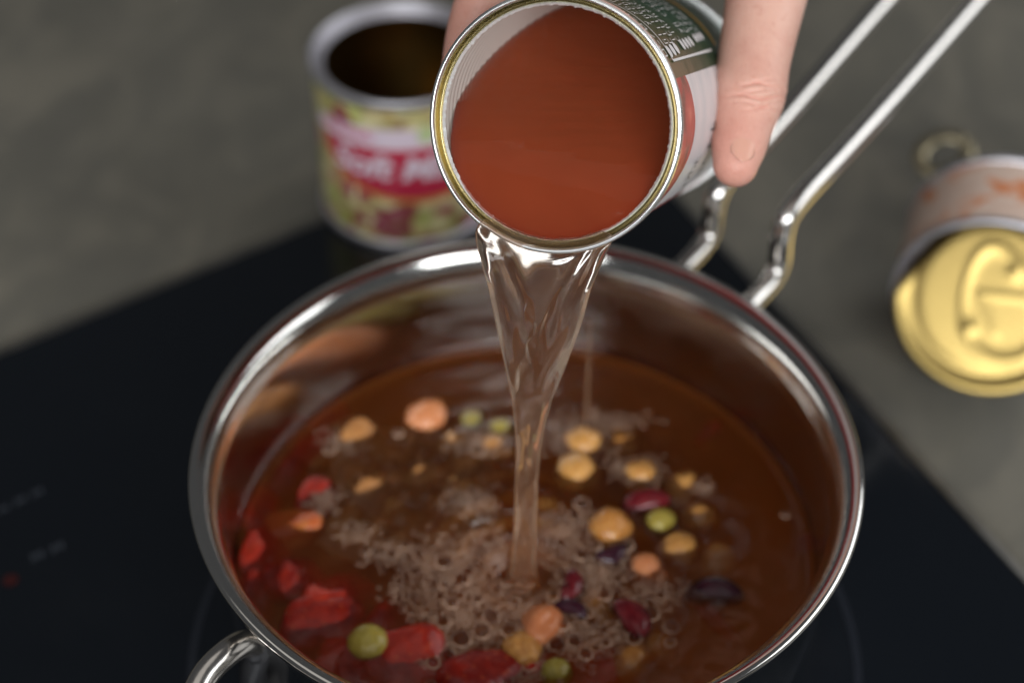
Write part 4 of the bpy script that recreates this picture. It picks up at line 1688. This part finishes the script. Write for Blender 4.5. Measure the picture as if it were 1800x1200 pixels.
wrist = can_pt(0.085, R(18), 0.115) + np.array([0.02, 0.03, 0.035])
arm = wrist + np.array([0.03, 0.20, 0.13])
parts = []
parts.append(tube(tcur[:, :3], tcur[:, 3], 28))
parts.append(tube(smooth_curve([(*mcp, 0.0135), (*(0.55 * mcp + 0.45 * wrist + np.array([0.004, 0, 0.0])), 0.0175), (*wrist, 0.021)], 8)[:, :3], smooth_curve([(0.0135, 0), (0.0175, 0), (0.021, 0)], 8)[:, 0], 24))
fingers = [(0.046, 0.0088, -112, 0.0), (0.064, 0.0090, -120, 0.003), (0.082, 0.0086, -116, 0.002), (0.099, 0.0076, -100, -0.003)]
tips = []
for d, r, tipa, lift in fingers:
    kn = fk(d + 0.006, -12, 0.066 + lift)
    pts = [(*kn, r * 1.25), (*fk(d + 0.002, -38, 0.0555 + lift * 0.5), r * 1.06), (*fk(d, -61, 0.0478), r * 1.02), (*fk(d, (-66 + tipa) / 2 - 3, 0.0372 + r * 0.72), r * 0.84), (*fk(d, tipa + 9, 0.0372 + r * 0.68), r * 0.80), (*fk(d, tipa, 0.0372 + r * 0.62), r * 0.70)]
    cv = smooth_curve(pts, 8)
    parts.append(tube(cv[:, :3], cv[:, 3], 24))
    tips.append((cv, r))
    palm = smooth_curve([(*kn, r * 1.3), (*(0.5 * kn + 0.5 * wrist + CU * 0.004), 0.0155), (*wrist, 0.019)], 8)
    parts.append(tube(palm[:, :3], palm[:, 3], 20))
# web between thumb and index
kn0 = fk(0.042, -12, 0.064)
web = smooth_curve([(*(0.6 * kn0 + 0.4 * mcp + CU * 0.006), 0.012), (*(0.35 * kn0 + 0.35 * mcp + 0.3 * wrist), 0.018), (*wrist, 0.02)], 8)
parts.append(tube(web[:, :3], web[:, 3], 20))
fore = smooth_curve([(*wrist, 0.026), (*(0.7 * wrist + 0.3 * arm), 0.027), (*arm, 0.036)], 8)
parts.append(tube(fore[:, :3], fore[:, 3], 28))
hand = remesh('hand', parts, 0.00065, 14, M['skin'])
# creases: thumb knuckle and nail fold (real relief on the skin mesh)
me = hand.data
co = np.zeros(len(me.vertices) * 3)
me.vertices.foreach_get('co', co)
co = co.reshape(-1, 3)
no = np.zeros(len(me.vertices) * 3)
me.vertices.foreach_get('normal', no)
no = no.reshape(-1, 3)
pix = co - CAM
zc = pix @ FWD
PX = 900 + F * (pix @ RT) / zc
PY = 600 - F * (pix @ UP) / zc
facing = (no * -unit(at(1315, 170, 1) - CAM)).sum(1)
on_thumb = (np.min(np.linalg.norm(co[:, None, :] - tcur[None, ::4, :3], axis=2), axis=1) < 0.0155) & (facing > 0.0)
disp = np.zeros(len(co))
for y0, amp, wid, x0, hw in ((150, 0.40, 3.0, 1340, 34), (160, 0.30, 2.6, 1330, 40), (171, 0.55, 3.2, 1335, 42), (183, 0.30, 2.6, 1332, 36), (193, 0.30, 2.4, 1340, 26), (141, 0.2, 2.5, 1345, 26)):
    wob = 3.0 * np.sin((PX - x0) * 0.09 + y0)
    disp -= amp * 0.0026 * np.exp(-((PY - y0 - wob - (PX - x0) * 0.05) / wid) ** 2) * np.exp(-((PX - x0) / hw) ** 2)
disp += 0.0007 * np.exp(-((PY - 165) / 26) ** 2 - ((PX - 1345) / 34) ** 2)
co += no * (disp * on_thumb)[:, None]
me.vertices.foreach_set('co', co.ravel())
red = me.attributes.new('redness', 'FLOAT', 'POINT')
tip0, kn0_ = tcur[0, :3], tcur[30, :3]
rv = 0.38 * np.exp(-(np.linalg.norm(co - tip0, axis=1) / 0.012) ** 2) + 0.30 * np.exp(-(np.linalg.norm(co - kn0_, axis=1) / 0.013) ** 2)
rv += np.clip(-disp * on_thumb / 0.0016, 0, 0.35)
red.data.foreach_set('value', np.clip(rv, 0, 0.75).astype(np.float32))
me.update()
tag(hand, 'bare hand holding the tilted can, thumb pressed along its label', 'hand')

# thumb nail
nail_mat = NT('fingernail').p(Base_Color=(0.62, 0.32, 0.24), Roughness=0.33, Subsurface_Weight=0.2, Subsurface_Scale=0.002).m
nc = at(1300, 276, 0.5)
tdir = unit(tcur[0, :3] - tcur[14, :3])
k0 = 6


def axis_near(px, py):
    d = ray(px, py)
    best = None
    for q in tcur:
        w = q[:3] - CAM
        t = np.dot(w, d) / np.dot(d, d)
        dist = np.linalg.norm(w - d * t)
        if best is None or dist < best[0]:
            best = (dist, q)
    return best[1]


aq = axis_near(1300, 272)
nrm_n = unit(-ray(1300, 272) + RT * 0.22 + UP * 0.10)
nrm_n = unit(nrm_n - tdir * np.dot(nrm_n, tdir))
nside = np.cross(tdir, nrm_n)
rn = aq[3] * 0.98
v, f = [], []
nu_, nv_ = 18, 22
for j in range(nv_ + 1):
    t = j / nv_                                 # 0 = cuticle, 1 = free edge
    half = 0.0054 * max(0.12, 1 - abs(2 * t - 1) ** 4.5) ** 0.4
    for i in range(nu_ + 1):
        s = -1 + 2 * i / nu_
        ang = s * half / (rn * 1.22)
        lift = -0.0001 + 0.0005 * min(1, t * 4) - 0.0008 * max(0, t - 0.45) ** 2 - 0.0004 * abs(s) ** 4
        al = -0.0062 + 0.0125 * t - 0.0012 * (s ** 2) * (1 if t > 0.5 else -1) * abs(t - 0.5) * 2
        v.append(aq[:3] + tdir * al + (rn * (1 - 0.12 * max(0, t - 0.35)) + lift) * (nrm_n * math.cos(ang) + nside * math.sin(ang)))
for j in range(nv_):
    for i in range(nu_):
        f.append((j * (nu_ + 1) + i, j * (nu_ + 1) + i + 1, (j + 1) * (nu_ + 1) + i + 1, (j + 1) * (nu_ + 1) + i))
nl = link('thumb_nail', v, f, nail_mat, hand)
sm = nl.modifiers.new('thick', 'SOLIDIFY')
sm.thickness = 0.0005
# nails of the other fingers (on the far side of the can)
for cv, r in tips:
    tip, prev = cv[-1, :3], cv[-9, :3]
    td_ = unit(tip - prev)
    w = tip - OC
    outw = unit(w - AX * np.dot(w, AX))
    outw = unit(outw - td_ * np.dot(outw, td_))
    sd = np.cross(td_, outw)
    v, f = [], []
    for j in range(9):
        for i in range(9):
            s, t = -1 + i / 4, j / 8
            ang = s * 0.62
            v.append(tip + td_ * (-0.006 + 0.010 * t - 0.001 * s * s * (2 * t - 1)) + r * 0.80 * (1 - 0.12 * t) * (outw * math.cos(ang) + sd * math.sin(ang)))
    for j in range(8):
        for i in range(8):
            f.append((j * 9 + i, j * 9 + i + 1, (j + 1) * 9 + i + 1, (j + 1) * 9 + i))
    link('finger_nail', v, f, nail_mat, hand)
